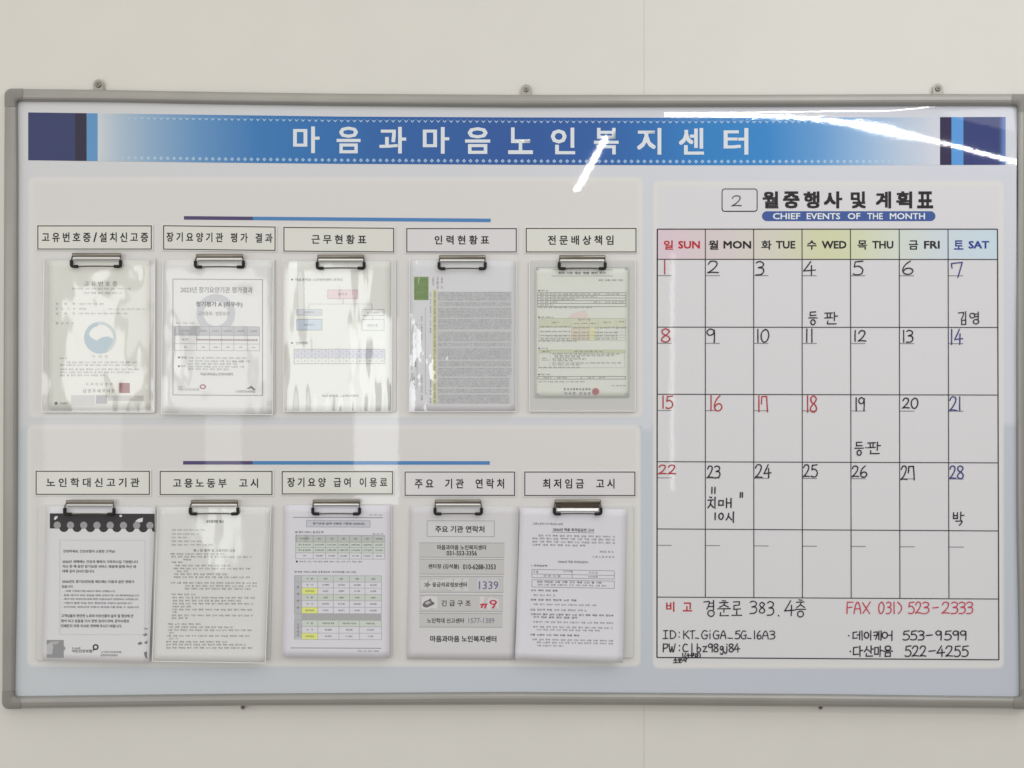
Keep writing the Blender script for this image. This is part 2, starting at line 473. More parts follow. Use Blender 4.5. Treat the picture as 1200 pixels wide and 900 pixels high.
# brackets and screws
def screw(cx, cy, r, d, parent, name='screw'):
    g = G(); n = 16
    rings = [(r, d), (r, d + 0.0008), (r * 0.75, d + 0.0018), (r * 0.42, d + 0.0021), (r * 0.36, d + 0.0008)]
    pts = []
    for rr, dd in rings:
        for i in range(n):
            a = 2 * math.pi * i / n
            pts.append(P(cx + rr * math.cos(a), cy + rr * math.sin(a), dd))
    fs = []
    for k in range(len(rings) - 1):
        for i in range(n):
            fs.append([k * n + i, (k + 1) * n + i, (k + 1) * n + (i + 1) % n, k * n + (i + 1) % n])
    g.add(pts, fs, None)
    sc = g.build(name, M_screw, parent, smooth_=True)
    h = G(); h.disc(cx, cy, r * 0.37, None, lambda u, v: d + 0.0009)
    h.build('screw_socket', M_dark, sc if parent.parent is None else parent)
    return sc
def bracket(cx, top, base, w, sr):
    g = G(); n = 10; R = w / 2
    out = [(cx - R - 2.5, base), (cx - R, base - 2.0)]
    for i in range(n + 1):
        a = math.pi * i / n
        out.append((cx - R * math.cos(a), top + R - R * math.sin(a)))
    out += [(cx + R, base - 2.0), (cx + R + 2.5, base)]
    d0, d1 = -0.0120, -0.0098
    m = len(out)
    pts = [P(u, v, d0) for u, v in out] + [P(u, v, d1) for u, v in out]
    fs = [list(range(m, 2 * m))] + [[i, (i + 1) % m, m + (i + 1) % m, m + i] for i in range(m)]
    g.add(pts, fs, None)
    ob = g.build('hanging_bracket', M_brk, board)
    import bmesh
    bm = bmesh.new(); bm.from_mesh(ob.data); bmesh.ops.recalc_face_normals(bm, faces=bm.faces); bm.to_mesh(ob.data); bm.free()
    g = G(); k = 16
    rings = [(sr * 1.25, d1 + 0.0001), (sr * 1.2, d1 + 0.0009), (sr * 0.8, d1 + 0.0022), (sr * 0.45, d1 + 0.0026), (sr * 0.32, d1 + 0.001)]
    cy = top + R * 1.05
    pts = [P(cx + rr * math.cos(2 * math.pi * i / k), cy + rr * math.sin(2 * math.pi * i / k), dd) for rr, dd in rings for i in range(k)]
    fs = [[q * k + i, (q + 1) * k + i, (q + 1) * k + (i + 1) % k, q * k + (i + 1) % k] for q in range(4) for i in range(k)]
    g.add(pts, fs, None)
    g.add([P(cx + sr * .33 * math.cos(2 * math.pi * i / k), cy + sr * .33 * math.sin(2 * math.pi * i / k), d1 + 0.0011) for i in range(k)], [list(range(k))[::-1]], None)
    g.build('screw', M_screw, ob, smooth_=True)
bracket(115.2, 92.8, 106.5, 12.0, 3.0)
bracket(616.6, 98.8, 112.5, 12.0, 2.4)
bracket(1099.2, 97.8, 111.5, 12.0, 2.6)
screw(284.7, 828.8, 2.9, -0.004, board, 'fixing_screw')
screw(961.6, 828.8, 2.9, -0.004, board, 'fixing_screw')

# ---- printed film
MARG = [(0, C(197, 198, 204)), (1200, C(197, 201, 214))]
def lerp3(a, b, t): return tuple(x + (y - x) * t for x, y in zip(a, b))
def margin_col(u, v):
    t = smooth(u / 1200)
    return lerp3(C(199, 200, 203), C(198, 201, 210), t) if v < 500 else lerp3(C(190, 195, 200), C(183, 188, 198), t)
def soft(v): return 0
sheet = G()
b0 = bdepth(0.0)
us = seq(0, 1, 150); vs_ = seq(0, 1, 90)
def edge_pt(a, b):
    """a, b in 0..1 -> point on the film, following the frame's inner edge"""
    v = 118 + (817 - 118) * b
    u0, u1 = interp(v, LI) - 1.2, interp(v, RI) + 1.2
    u = u0 + (u1 - u0) * a
    v0, v1 = interp(u, TI) - 1.0, interp(u, BI) + 1.5
    return u, v0 + (v1 - v0) * b
n0 = 0
pts = [[edge_pt(a, b) for a in us] for b in vs_]
sheet.v = [P(u, v, b0(u, v)) for row in pts for u, v in row]
w = len(us)
for j in range(len(vs_) - 1):
    for i in range(w - 1):
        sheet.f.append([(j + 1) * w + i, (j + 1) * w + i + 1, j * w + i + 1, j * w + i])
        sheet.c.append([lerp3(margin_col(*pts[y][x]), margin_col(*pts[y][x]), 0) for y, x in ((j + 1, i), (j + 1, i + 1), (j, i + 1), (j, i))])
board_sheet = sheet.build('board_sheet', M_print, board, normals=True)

def soft_panel(u0, v0, u1, v1, inner, edge, blend=5.0):
    """rounded section with a soft pale rim, printed on the film"""
    g = G(); dep = bdepth(0.0002)
    W_, H_ = u1 - u0, v1 - v0
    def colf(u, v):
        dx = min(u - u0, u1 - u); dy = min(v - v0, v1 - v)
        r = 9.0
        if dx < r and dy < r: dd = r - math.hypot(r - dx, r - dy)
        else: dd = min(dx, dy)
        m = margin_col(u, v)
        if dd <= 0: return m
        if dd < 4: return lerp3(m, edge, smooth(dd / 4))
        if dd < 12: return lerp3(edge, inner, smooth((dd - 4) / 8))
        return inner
    def axis(a, b):
        xs = [a + x for x in (0, .8, 1.5, 2.2, 4, 6, 9, 12)]
        n = int((b - a - 24) / 9)
        xs += [a + 12 + (b - a - 24) * i / n for i in range(1, n)]
        return xs + [b - x for x in (12, 9, 6, 4, 2.2, 1.5, .8, 0)]
    X, Y = axis(u0, u1), axis(v0, v1)
    g.v = [P(x, y, dep(x, y)) for y in Y for x in X]
    w = len(X)
    for j in range(len(Y) - 1):
        for i in range(w - 1):
            g.f.append([(j + 1) * w + i, (j + 1) * w + i + 1, j * w + i + 1, j * w + i])
            g.c.append([colf(X[x], Y[y]) for y, x in ((j + 1, i), (j + 1, i + 1), (j, i + 1), (j, i))])
    return g.build('section_panel', M_print, board_sheet, normals=True)
WARM = C(205, 203, 202); RIM = C(209, 208, 206)
soft_panel(31.5, 205.5, 755, 491, WARM, RIM)
soft_panel(30, 496, 752.5, 783, C(205, 203, 202), RIM)
soft_panel(763.5, 210, 1178, 785, C(205, 204, 207), RIM)

# accent stripes
for (ua, va, ub, vb, m) in ((215.5, 255.3, 575, 258.3, 296.5), (214.5, 542.3, 574, 542.5, 296)):
    g = G(); d3 = bdepth(0.0004); vm = va + (vb - va) * (m - ua) / (ub - ua)
    g.quadgrid([(ua, va - 2.1), (m, vm - 2.1), (m, vm + 2.1), (ua, va + 2.1)], C(76, 68, 108), d3, 4, 1)
    g.quadgrid([(m, vm - 2.1), (ub, vb - 2.1), (ub, vb + 2.1), (m, vm + 2.1)], C(74, 124, 176), d3, 10, 1)
    g.build('accent_stripe', M_print, board_sheet, normals=True)

# ---- title banner
BT = [(33, 131.7), (115, 132.8), (250, 134.6), (400, 136.6), (600, 137.6), (800, 138.0), (1000, 137.6), (1179, 137.0)]
BB = [(33, 187.8), (115, 188.8), (250, 190.5), (400, 192), (600, 193), (800, 193.6), (1000, 193.5), (1179, 193.2)]
def strip(g, u0, u1, colf, off, t0=0.0, t1=1.0, step=8, ny=7):
    dep = bdepth(off)
    nx = max(1, int((u1 - u0) / step)); n = len(g.v); w = nx + 1; pp = []
    for j in range(ny + 1):
        for i in range(nx + 1):
            u = u0 + (u1 - u0) * i / nx
            a, b = interp(u, BT), interp(u, BB)
            t = t0 + (t1 - t0) * j / ny
            pp.append((u, a + (b - a) * t))
    g.v += [P(u, v, dep(u, v)) for u, v in pp]
    for j in range(ny):
        for i in range(nx):
            k = ((j + 1) * w + i, (j + 1) * w + i + 1, j * w + i + 1, j * w + i)
            g.f.append([n + x for x in k]); g.c.append([colf(*pp[x]) for x in k])
BAN = [(114.5, C(195, 200, 206)), (140, C(164, 182, 198)), (180, C(132, 162, 192)), (235, C(94, 138, 184)), (300, C(58, 116, 174)), (360, C(48, 108, 170)), (450, C(46, 94, 158)),
       (600, C(46, 84, 150)), (700, C(46, 90, 156)), (770, C(48, 108, 174)), (830, C(48, 122, 186)), (900, C(54, 128, 192)), (960, C(96, 148, 200)),
       (1010, C(138, 172, 208)), (1050, C(170, 188, 210)), (1090, C(194, 199, 211)), (1101, C(198, 201, 212))]
def ban(u, v):
    c = (interp(u, [(x, c[k]) for x, c in BAN]) for k in range(3)); return tuple(c)
g = G(); strip(g, 114.5, 1101.5, ban, 0.0003)
banner = g.build('title_banner', M_print, board, normals=True)
g = G()
strip(g, 33, 88, lambda u, v: C(56, 62, 102), 0.0003); strip(g, 88, 101.5, lambda u, v: C(48, 44, 64), 0.0003, step=5); strip(g, 101.5, 114.5, lambda u, v: C(92, 142, 188), 0.0003, step=5)
g.build('banner_block', M_print, banner, normals=True)
g = G()
strip(g, 1101.5, 1115, lambda u, v: C(48, 42, 72), 0.0003, step=5); strip(g, 1115, 1129, lambda u, v: C(84, 144, 205), 0.0003, step=5); strip(g, 1129, 1170, lambda u, v: C(50, 60, 112), 0.0003, step=5)
strip(g, 1170, 1178.5, lambda u, v: lerp3(C(50, 60, 112), C(98, 124, 180), smooth((u - 1170) / 8)), 0.0003, step=2)
g.build('banner_block', M_print, banner, normals=True)
g = G(); dd = bdepth(0.0005)
u = 121.0
while u < 1084:
    k = smooth((u - 115) / 60) * smooth((1092 - u) / 80)
    base = ban(u, 0)
    c1 = lerp3(base, C(176, 200, 232), 0.25 + 0.55 * k)
    a, b = interp(u, BT), interp(u, BB)
    vb = b - 4.3; r = 2.3
    g.poly([(u - r, vb), (u, vb - r), (u + r, vb), (u, vb + r)], c1, dd)
    d2 = bdepth(0.0006)
    g.poly([(u - .8, vb), (u, vb - .8), (u + .8, vb), (u, vb + .8)], lerp3(base, c1, 0.35), d2)
    vt = a + 4.2
    g.poly([(u - 2.4, vt), (u - 1.2, vt - .4), (u, vt + 1.0), (u, vt + 2.6)], c1, dd)
    g.poly([(u, vt + 2.6), (u, vt + 1.0), (u + 1.2, vt - .4), (u + 2.4, vt)], c1, dd)
    g.rect(u - 3.4, vt - 1.5, u - 2.8, vt - 0.7, lerp3(base, c1, .5), dd); g.rect(u + 2.8, vt - 1.5, u + 3.4, vt - .7, lerp3(base, c1, .5), dd)
    u += 7.55
g.build('banner_trim', M_print, banner, normals=True, kind='stuff')
g = G(); TW = C(208, 213, 224)
for ch, a, b in (('마', 343.5, 374.5), ('음', 394.5, 422.5), ('과', 444.5, 476), ('마', 495.5, 526.5), ('음', 545, 574.5), ('노', 595.5, 624.5), ('인', 645.5, 674), ('복', 696, 725), ('지', 746.5, 775), ('센', 795.5, 825), ('터', 848, 877)):
    t0 = 148.2 + (a - 343) * 0.0045; t0 = min(t0, 150)
    g = G(); g.text(ch, a, t0, b, t0 + 31.2, TW, bdepth(0.0006), bold=0.024)
    g.build('title_character', M_print, banner, normals=True)

# ---- month calendar
cal = empty('month_calendar'); cal.parent = board
XT = [770.3, 826.6, 883.2, 939.9, 996.6, 1053.8, 1111.0, 1168.9]
XB = [769.9, 826.6, 883.5, 940.5, 997.7, 1054.8, 1112.3, 1170.6]
YL = [268.5, 303.8, 383.3, 462.0, 541.0, 619.8, 699.7, 770.5]
YR = [268.5, 304.0, 383.7, 462.9, 542.4, 622.2, 702.0, 773.2]
def calpt(cx, ry):
    """cx 0..7 columns, ry 0..7 rows -> (u, v)"""
    i = min(6, int(cx)); fx = cx - i; j = min(6, int(ry)); fy = ry - j
    t = (ry) / 7.0
    x = (XT[i] + (XT[i + 1] - XT[i]) * fx) * (1 - t) + (XB[i] + (XB[i + 1] - XB[i]) * fx) * t
    yl = YL[j] + (YL[j + 1] - YL[j]) * fy; yr = YR[j] + (YR[j + 1] - YR[j]) * fy
    return x, yl + (yr - yl) * cx / 7.0
HC = [(0, C(207, 188, 200)), (0.5, C(206, 190, 197)), (1.5, C(202, 194, 192)), (2.5, C(200, 199, 184)), (3.4, C(198, 201, 164)), (4.2, C(200, 205, 176)), (5, C(199, 206, 198)), (6, C(194, 205, 214)), (7, C(190, 206, 218))]
HTX = [('일', 777.8, 788.8, 'SUN', 794.8, 820.3), ('월', 830.3, 841.8, 'MON', 847.8, 880.3), ('화', 892.3, 904.3, 'TUE', 909.3, 932), ('수', 945.7, 957, 'WED', 963, 992),
       ('목', 1005, 1016, 'THU', 1022.2, 1047), ('금', 1065, 1076, 'FRI', 1082.8, 1101.3), ('토', 1118, 1129, 'SAT', 1135, 1159.3)]
for i, (ko, k0, k1, en, e0, e1) in enumerate(HTX):
    g = G()
    a, b = calpt(i, 0), calpt(i + 1, 0); c, d = calpt(i + 1, 1), calpt(i, 1)
    hcf = lambda u, v: tuple(interp((u - 770) / 57.0, [(x, cc[k]) for x, cc in HC]) for k in range(3))
    g.quadgrid([a, b, c, d], None, bdepth(0.0004), 6, 3, colf=hcf)
    col = C(176, 42, 48) if i == 0 else (C(48, 66, 138) if i == 6 else C(40, 38, 42))
    g.text(ko, k0, 281.6, k1, 292.6, col, bdepth(0.0006), bold=0.030)
    g.text(en, e0, 282.3, e1, 291.4, col, bdepth(0.0006), bold=0.036)
    g.build('weekday_cell', M_print, cal, normals=True)
g = G(); LC = C(50, 46, 50); dl = bdepth(0.0008); dl2 = bdepth(0.00085)
for j in range(8):
    for i in range(7):
        a, b = calpt(i, j), calpt(i + 1, j)
        g.line(*a, *b, 1.25 if j in (0, 7) else 1.0, LC, dl, 20)
for i in range(8):
    for j in range(7 if i in (0, 7) else 6):
        a, b = calpt(i, j), calpt(i, j + 1)
        g.line(*a, *b, 1.25 if i in (0, 7) else 1.0, LC, dl2, 20)
g.build('grid_lines', M_print, cal, normals=True)
g = G(); UC = C(120, 118, 122)
for j in range(1, 6):
    for i in range(7):
        a, b = calpt(i, j + 0.24), calpt(i + 0.30, j + 0.24)
        g.line(a[0] + .5, a[1], b[0], b[1], 0.8, UC, dl, 20)
g.build('date_underlines', M_print, cal, normals=True)
# heading
g = G(); HK = C(38, 36, 40)
for ch, a, b in (('월', 893.7, 912.3), ('중', 917.7, 937), ('행', 941.7, 960.5), ('사', 965.3, 987), ('및', 997, 1014.6), ('계', 1026.3, 1044.3), ('획', 1050.3, 1069), ('표', 1074.8, 1093.6)):
    g = G(); g.text(ch, a, 224.2, b, 244.2, HK, bdepth(0.0006), bold=0.044)
    g.build('heading_character', M_print, cal, normals=True)
g = G()
r = 5.8; cy = 253.3
pc = C(62, 86, 148)
g.rect(898.7, cy - r, 1090.5, cy + r, pc, bdepth(0.0004), 6)
g.poly([(1090.5 + r * math.sin(math.pi * i / 10), cy - r * math.cos(math.pi * i / 10)) for i in range(11)], pc, bdepth(0.0004))
g.poly([(898.7 - r * math.sin(math.pi * i / 10), cy + r * math.cos(math.pi * i / 10)) for i in range(11)], pc, bdepth(0.0004))
for t_, a, b in (('CHIEF', 905.7, 937.8), ('EVENTS', 945.3, 984.6), ('OF', 993.4, 1008.2), ('THE', 1016.2, 1034.6), ('MONTH', 1042.7, 1084)): g.text(t_, a, 249.6, b, 257.0, C(214, 219, 232), bdepth(0.0006), bold=0.022)
g.build('heading_pill', M_print, cal, normals=True)
def rrect_line(g, u0, v0, u1, v1, r, w, col, dep):
    pts = []
    for cx, cy, a0 in ((u1 - r, v0 + r, -90), (u1 - r, v1 - r, 0), (u0 + r, v1 - r, 90), (u0 + r, v0 + r, 180)):
        for k in range(5):
            a = math.radians(a0 + 22.5 * k); pts.append((cx + r * math.cos(a), cy + r * math.sin(a)))
    for p, q in zip(pts, pts[1:] + pts[:1]):
        g.line(*p, *q, w, col, dep)
g = G(); rrect_line(g, 846.2, 221.4, 887.3, 247.6, 3, 1.1, C(70, 68, 72), bdepth(0.0006))
g.build('month_box', M_print, cal, normals=True)
g = G()
g.text('비', 780.6, 705.2, 790.4, 717, C(176, 46, 54), bdepth(0.0006), bold=0.03); g.text('고', 800.2, 706, 811, 716.6, C(176, 46, 54), bdepth(0.0006), bold=0.03)
g.build('remarks_heading', M_print, cal, normals=True)

# ---- handwriting
def cr_curve(p, n=5):
    if len(p) < 3: return p
    out = []
    q = [p[0]] + list(p) + [p[-1]]
    for i in range(1, len(q) - 2):
        a, b, c, d = q[i - 1], q[i], q[i + 1], q[i + 2]
        for k in range(n):
            t = k / n
            out.append(tuple(0.5 * (2 * b[m] + (c[m] - a[m]) * t + (2 * a[m] - 5 * b[m] + 4 * c[m] - d[m]) * t * t + (3 * b[m] - a[m] - 3 * c[m] + d[m]) * t ** 3) for m in (0, 1)))
    out.append(p[-1]); return out
CIRC = [(.5 + .5 * math.sin(a), .5 - .5 * math.cos(a)) for a in [math.radians(-20 + x * 33) for x in range(12)]]
# strokes in a unit box; 'c' curved, 'l' straight
GL = {
 '0': [('c', [(.55, .0), (.12, .2), (0, .6), (.25, .97), (.7, .93), (1, .5), (.85, .1), (.5, 0)])],
 '1': [('c', [(.5, 0), (.48, .5), (.5, 1)])],
 '2': [('c', [(.05, .25), (.3, .02), (.8, .05), (.85, .32), (.5, .68), (0, .97)]), ('c', [(0, .97), (.4, .93), (1, .96)])],
 '3': [('c', [(.05, .1), (.45, 0), (.95, .12), (.85, .36), (.3, .46), (.85, .5), (1, .74), (.7, .96), (.0, 1)])],
 '4': [('c', [(.6, 0), (.3, .35), (0, .68)]), ('l', [(0, .68), (1, .62)]), ('l', [(.68, .3), (.66, 1)])],
 '5': [('l', [(.2, .05), (.12, .42)]), ('c', [(.12, .42), (.55, .36), (.95, .6), (.8, .92), (.3, 1), (0, .93)]), ('l', [(.2, .05), (.95, 0)])],
 '6': [('c', [(.75, 0), (.3, .25), (.02, .65), (.2, .97), (.7, 1), (1, .78), (.75, .55), (.3, .6), (.05, .8)])],
 '7': [('l', [(0, .1), (.06, .4)]), ('l', [(0, .1), (1, .02)]), ('c', [(1, .02), (.8, .5), (.6, 1)])],
 'n7': [('l', [(.05, .05), (.0, .5)]), ('l', [(.05, .05), (.85, .02)]), ('c', [(.85, .02), (.95, .5), (1, 1)])],
 '8': [('c', [(.9, .12), (.5, 0), (.08, .14), (.2, .38), (.75, .55), (1, .8), (.6, 1), (.08, .9), (.1, .68), (.6, .45), (.95, .2), (.8, .07)])],
 '9': [('c', [(.85, .1), (.4, 0), (.0, .2), (.25, .45), (.75, .38), (.9, .08)]), ('c', [(.9, .08), (.92, .5), (.88, 1)])],
 '-': [('l', [(0, .5), (1, .45)])], '_': [('l', [(0, .9), (1, .95)])], ')': [('c', [(0, 0), (.9, .35), (.9, .7), (.2, 1)])], '(': [('c', [(1, 0), (.1, .35), (.1, .7), (.8, 1)])],
 '.': [('l', [(.4, .9), (.55, 1)])], ':': [('l', [(.5, .2), (.52, .27)]), ('l', [(.5, .75), (.52, .82)])], 'd': [('l', [(.4, .5), (.6, .55)])],
 'A': [('c', [(0, 1), (.2, .35), (.5, 0), (.8, .35), (.95, 1)]), ('l', [(.1, .6), (.9, .58)])],
 'F': [('l', [(.1, 0), (.05, 1)]), ('l', [(.1, .02), (1, .0)]), ('l', [(.08, .48), (.85, .45)])],
 'X': [('l', [(0, .05), (.9, 1)]), ('l', [(1, 0), (.05, .95)])], 'I': [('l', [(.1, .03), (.95, 0)]), ('l', [(.5, 0), (.48, 1)]), ('l', [(0, 1), (1, .96)])],
 'D': [('l', [(.1, 0), (.1, 1)]), ('c', [(0, .03), (.6, .05), (1, .45), (.75, .9), (.1, 1)])], 'K': [('l', [(.05, 0), (.05, 1)]), ('l', [(.85, 0), (.1, .55)]), ('l', [(.3, .45), (1, 1)])],
 'T': [('l', [(0, .05), (1, 0)]), ('l', [(.5, .02), (.5, 1)])], 'G': [('c', [(.9, .1), (.4, 0), (0, .45), (.2, .95), (.8, .95), (.9, .55)]), ('l', [(.5, .55), (1, .52)])],
 'i': [('l', [(.5, .35), (.5, 1)]), ('l', [(.5, 0), (.52, .06)])], 'P': [('l', [(.1, 0), (.05, 1)]), ('c', [(.1, .02), (.8, .05), (.95, .3), (.6, .52), (.1, .55)])],
 'W': [('c', [(0, 0), (.15, .9), (.3, .95), (.48, .35)]), ('c', [(.48, .35), (.6, .95), (.75, .9), (1, 0)])], 'c': [('c', [(.85, .12), (.4, .05), (.05, .5), (.3, .95), (1, .9)])],
 'b': [('l', [(.1, 0), (.08, 1)]), ('c', [(.08, .65), (.5, .45), (.95, .7), (.6, .98), (.08, 1)])], 'z': [('l', [(.05, .35), (.9, .33)]), ('l', [(.9, .33), (.05, .97)]), ('l', [(.05, .97), (1, .95)])],
 'g': [('c', [(.8, .35), (.3, .3), (.05, .55), (.4, .78), (.8, .45)]), ('c', [(.85, .35), (.85, 1.1), (.4, 1.3), (.05, 1.15)])], 'j': [('c', [(.7, .35), (.7, .95), (.35, 1.2), (0, 1.0)]), ('l', [(.7, .05), (.72, .1)])],
 'q': [('l', [(.15, 0), (.1, 1)]), ('l', [(.85, 0), (.8, 1)])],
}
J = {
 'ㄱ': [('c', [(0, .1), (.5, .08), (.95, .05), (.85, .55), (.55, 1)])], 'ㄴ': [('l', [(.05, 0), (0, .9)]), ('l', [(0, .9), (1, .85)])],
 'ㄷ': [('l', [(.95, .02), (.05, .08)]), ('l', [(.05, .08), (.03, .95)]), ('l', [(.03, .95), (1, .9)])],
 'ㄹ': [('l', [(0, .05), (.9, 0)]), ('l', [(.9, 0), (.85, .45)]), ('l', [(.85, .45), (.1, .5)]), ('l', [(.1, .5), (.05, 1)]), ('l', [(.05, 1), (1, .95)])],
 'ㅁ': [('l', [(.05, 0), (0, 1)]), ('l', [(.05, .02), (.95, 0)]), ('l', [(.95, 0), (.9, 1)]), ('l', [(0, .98), (.95, .96)])],
 'ㅂ': [('l', [(.1, 0), (.05, 1)]), ('l', [(.9, 0), (.9, 1)]), ('l', [(.07, .5), (.9, .48)]), ('l', [(.05, .98), (.9, .96)])],
 'ㅅ': [('c', [(.5, 0), (.35, .5), (0, 1)]), ('l', [(.4, .4), (1, .95)])], 'ㅇ': [('c', CIRC)],
 'ㅊ': [('l', [(.3, 0), (.7, .03)]), ('l', [(0, .3), (.95, .27)]), ('c', [(.6, .3), (.4, .7), (0, 1)]), ('l', [(.45, .6), (1, .98)])],
 'ㅈ': [('l', [(0, .05), (.95, .02)]), ('c', [(.6, .05), (.4, .6), (0, 1)]), ('l', [(.45, .5), (1, .98)])],
 'ㅋ': [('c', [(0, .08), (.9, .05), (.8, .6), (.5, 1)]), ('l', [(.0, .5), (.85, .45)])],
 'ㅍ': [('l', [(0, .05), (1, 0)]), ('l', [(.3, .05), (.35, .9)]), ('l', [(.72, .03), (.68, .9)]), ('l', [(0, .95), (1, .9)])],
 'ㅣ': [('l', [(.5, 0), (.48, 1)])], 'ㅏ': [('l', [(.2, 0), (.15, 1)]), ('l', [(.18, .45), (1, .43)])], 'ㅓ': [('l', [(.9, 0), (.88, 1)]), ('l', [(0, .47), (.9, .45)])],
 'ㅗ': [('l', [(.5, 0), (.5, .9)]), ('l', [(0, .95), (1, .9)])], 'ㅜ': [('l', [(0, .1), (1, .05)]), ('l', [(.5, .1), (.48, 1)])], 'ㅡ': [('l', [(0, .5), (1, .45)])],
 'ㅐ': [('l', [(.15, 0), (.12, 1)]), ('l', [(.12, .5), (.85, .48)]), ('l', [(.9, 0), (.9, 1)])], 'ㅔ': [('l', [(.5, .05), (.48, .95)]), ('l', [(0, .45), (.5, .43)]), ('l', [(.95, 0), (.95, 1)])],
 'ㅕ': [('l', [(.9, 0), (.88, 1)]), ('l', [(0, .3), (.9, .28)]), ('l', [(0, .65), (.9, .62)])],
}
SY = {
 '등': [('ㄷ', .15, 0, .85, .3), ('ㅡ', 0, .42, 1, .52), ('ㅇ', .25, .62, .75, 1)], '판': [('ㅍ', 0, .05, .6, .5), ('ㅏ', .7, 0, 1, .7), ('ㄴ', .2, .72, .9, 1)],
 '김': [('ㄱ', 0, .05, .6, .6), ('ㅣ', .75, 0, .85, .6), ('ㅁ', .35, .66, .85, 1)], '영': [('ㅇ', 0, .1, .5, .5), ('ㅕ', .45, 0, .9, .62), ('ㅇ', .35, .62, .9, 1)],
 '치': [('ㅊ', 0, 0, .7, 1), ('ㅣ', .85, 0, .98, 1.05)], '매': [('ㅁ', 0, .25, .38, .75), ('ㅐ', .55, 0, 1, 1)], '시': [('ㅅ', 0, .15, .65, .85), ('ㅣ', .8, 0, .95, 1.1)],
 '박': [('ㅂ', 0, .05, .45, .5), ('ㅏ', .65, 0, 1, .58), ('ㄱ', .25, .66, .85, 1)], '경': [('ㄱ', 0, .05, .5, .55), ('ㅕ', .45, 0, .9, .6), ('ㅇ', .35, .62, .9, 1)],
 '춘': [('ㅊ', .15, 0, .85, .42), ('ㅜ', 0, .5, 1, .76), ('ㄴ', .2, .76, .85, 1)], '로': [('ㄹ', .15, 0, .85, .55), ('ㅗ', 0, .62, 1, 1)],
 '층': [('ㅊ', .1, 0, .9, .45), ('ㅡ', 0, .52, 1, .6), ('ㅇ', .2, .66, .8, 1)], '데': [('ㄷ', 0, .1, .45, .85), ('ㅔ', .45, 0, 1, 1)],
 '이': [('ㅇ', 0, .15, .6, .8), ('ㅣ', .8, 0, 1, 1)], '케': [('ㅋ', 0, .1, .5, .9), ('ㅔ', .4, 0, 1, 1)], '어': [('ㅇ', 0, .15, .5, .8), ('ㅓ', .5, 0, 1, 1.05)],
 '다': [('ㄷ', 0, .1, .55, .85), ('ㅏ', .65, 0, 1, 1)], '산': [('ㅅ', 0, .05, .6, .55), ('ㅏ', .7, 0, 1, .7), ('ㄴ', .2, .72, .9, 1)], '마': [('ㅁ', 0, .15, .5, .8), ('ㅏ', .65, 0, 1, 1)],
 '음': [('ㅇ', .2, 0, .8, .4), ('ㅡ', 0, .45, 1, .55), ('ㅁ', .2, .65, .8, 1)], '소': [('ㅅ', .1, 0, .9, .5), ('ㅗ', 0, .5, 1, 1)],
 '문': [('ㅁ', .15, 0, .85, .35), ('ㅜ', 0, .45, 1, .7), ('ㄴ', .2, .72, .85, 1)], '자': [('ㅈ', 0, .1, .6, .9), ('ㅏ', .7, 0, 1, 1)],
}
_sd = [0]
def hand(g, ch, u0, v0, u1, v1, col, w=1.55):
    items = []
    if ch in SY:
        for j, a, b, c, d in SY[ch]:
            for kind, pts in J[j]: items.append((kind, [(a + (c - a) * x, b + (d - b) * y) for x, y in pts]))
    else: items = GL[ch]
    for kind, pts in items:
        _sd[0] += 1
        rn = random.Random(_sd[0])
        pp = [(u0 + (u1 - u0) * x + rn.uniform(-.12, .12), v0 + (v1 - v0) * y + rn.uniform(-.12, .12)) for x, y in pts]
        if kind == 'c': pp = cr_curve(pp, 5)
        else: pp = [pp[0], ((pp[0][0] + pp[1][0]) / 2 + rn.uniform(-.15, .15), (pp[0][1] + pp[1][1]) / 2 + rn.uniform(-.1, .1)), pp[1]]; 
        g.stroke(pp, w, col, bdepth(0.00095), 0.00002 * (_sd[0] % 6), _sd[0])
BK, RD, BL = C(30, 30, 36), C(172, 50, 56), C(50, 58, 124)
def number(txt, boxes, v0, v1, col, name, label):
    g = G()
    for ch, (a, b) in zip(txt, boxes): hand(g, ch, a, v0, b, v1, col, 1.6)
    g.build('handwritten_number', M_ink, board, label=label)
def split(u0, u1, n, txt=None):
    out = []
    ws = [0.28 if c == '1' else 1.0 for c in (txt or '0' * n)]
    gap = 0.28; tot = sum(ws) + gap * (n - 1); k = (u1 - u0) / tot; x = u0
    for w in ws: out.append((x, x + w * k)); x += (w + gap) * k
    return out
NUM = [('1', 777.5, 780.5, 304.5, 321), ('2', 829.5, 841.8, 306, 320), ('3', 886, 895, 306.5, 322), ('4', 941.8, 955.5, 306.5, 322.5), ('5', 1000, 1011.8, 306, 322), ('6', 1057.8, 1070, 306, 321), ('7', 1115, 1127.8, 307, 325),
       ('8', 775, 785, 385.4, 400.8), ('9', 828.5, 838, 385.5, 401.5), ('10', 887, 901, 386, 401), ('11', 944, 953, 385.5, 401), ('12', 1001, 1014.7, 387.5, 400), ('13', 1058, 1069.7, 387, 401), ('14', 1114, 1128, 386, 403.5),
       ('15', 776, 788.6, 464, 478.5), ('16', 832, 846, 463.5, 481), ('17', 888.4, 899.4, 464, 482.5), ('18', 945.5, 957, 464, 483), ('19', 1002.5, 1013.5, 466, 481.5), ('20', 1057.8, 1075.8, 466.5, 478.5), ('21', 1112.8, 1126, 465, 481.5),
       ('22', 772, 791.5, 545, 555.5), ('23', 829, 843.6, 546, 560), ('24', 885, 903.5, 544.5, 560), ('25', 941.5, 958, 544.5, 559), ('26', 998.5, 1016, 546, 559), ('27', 1056, 1071.5, 546, 562.5), ('28', 1113, 1129, 546, 561)]
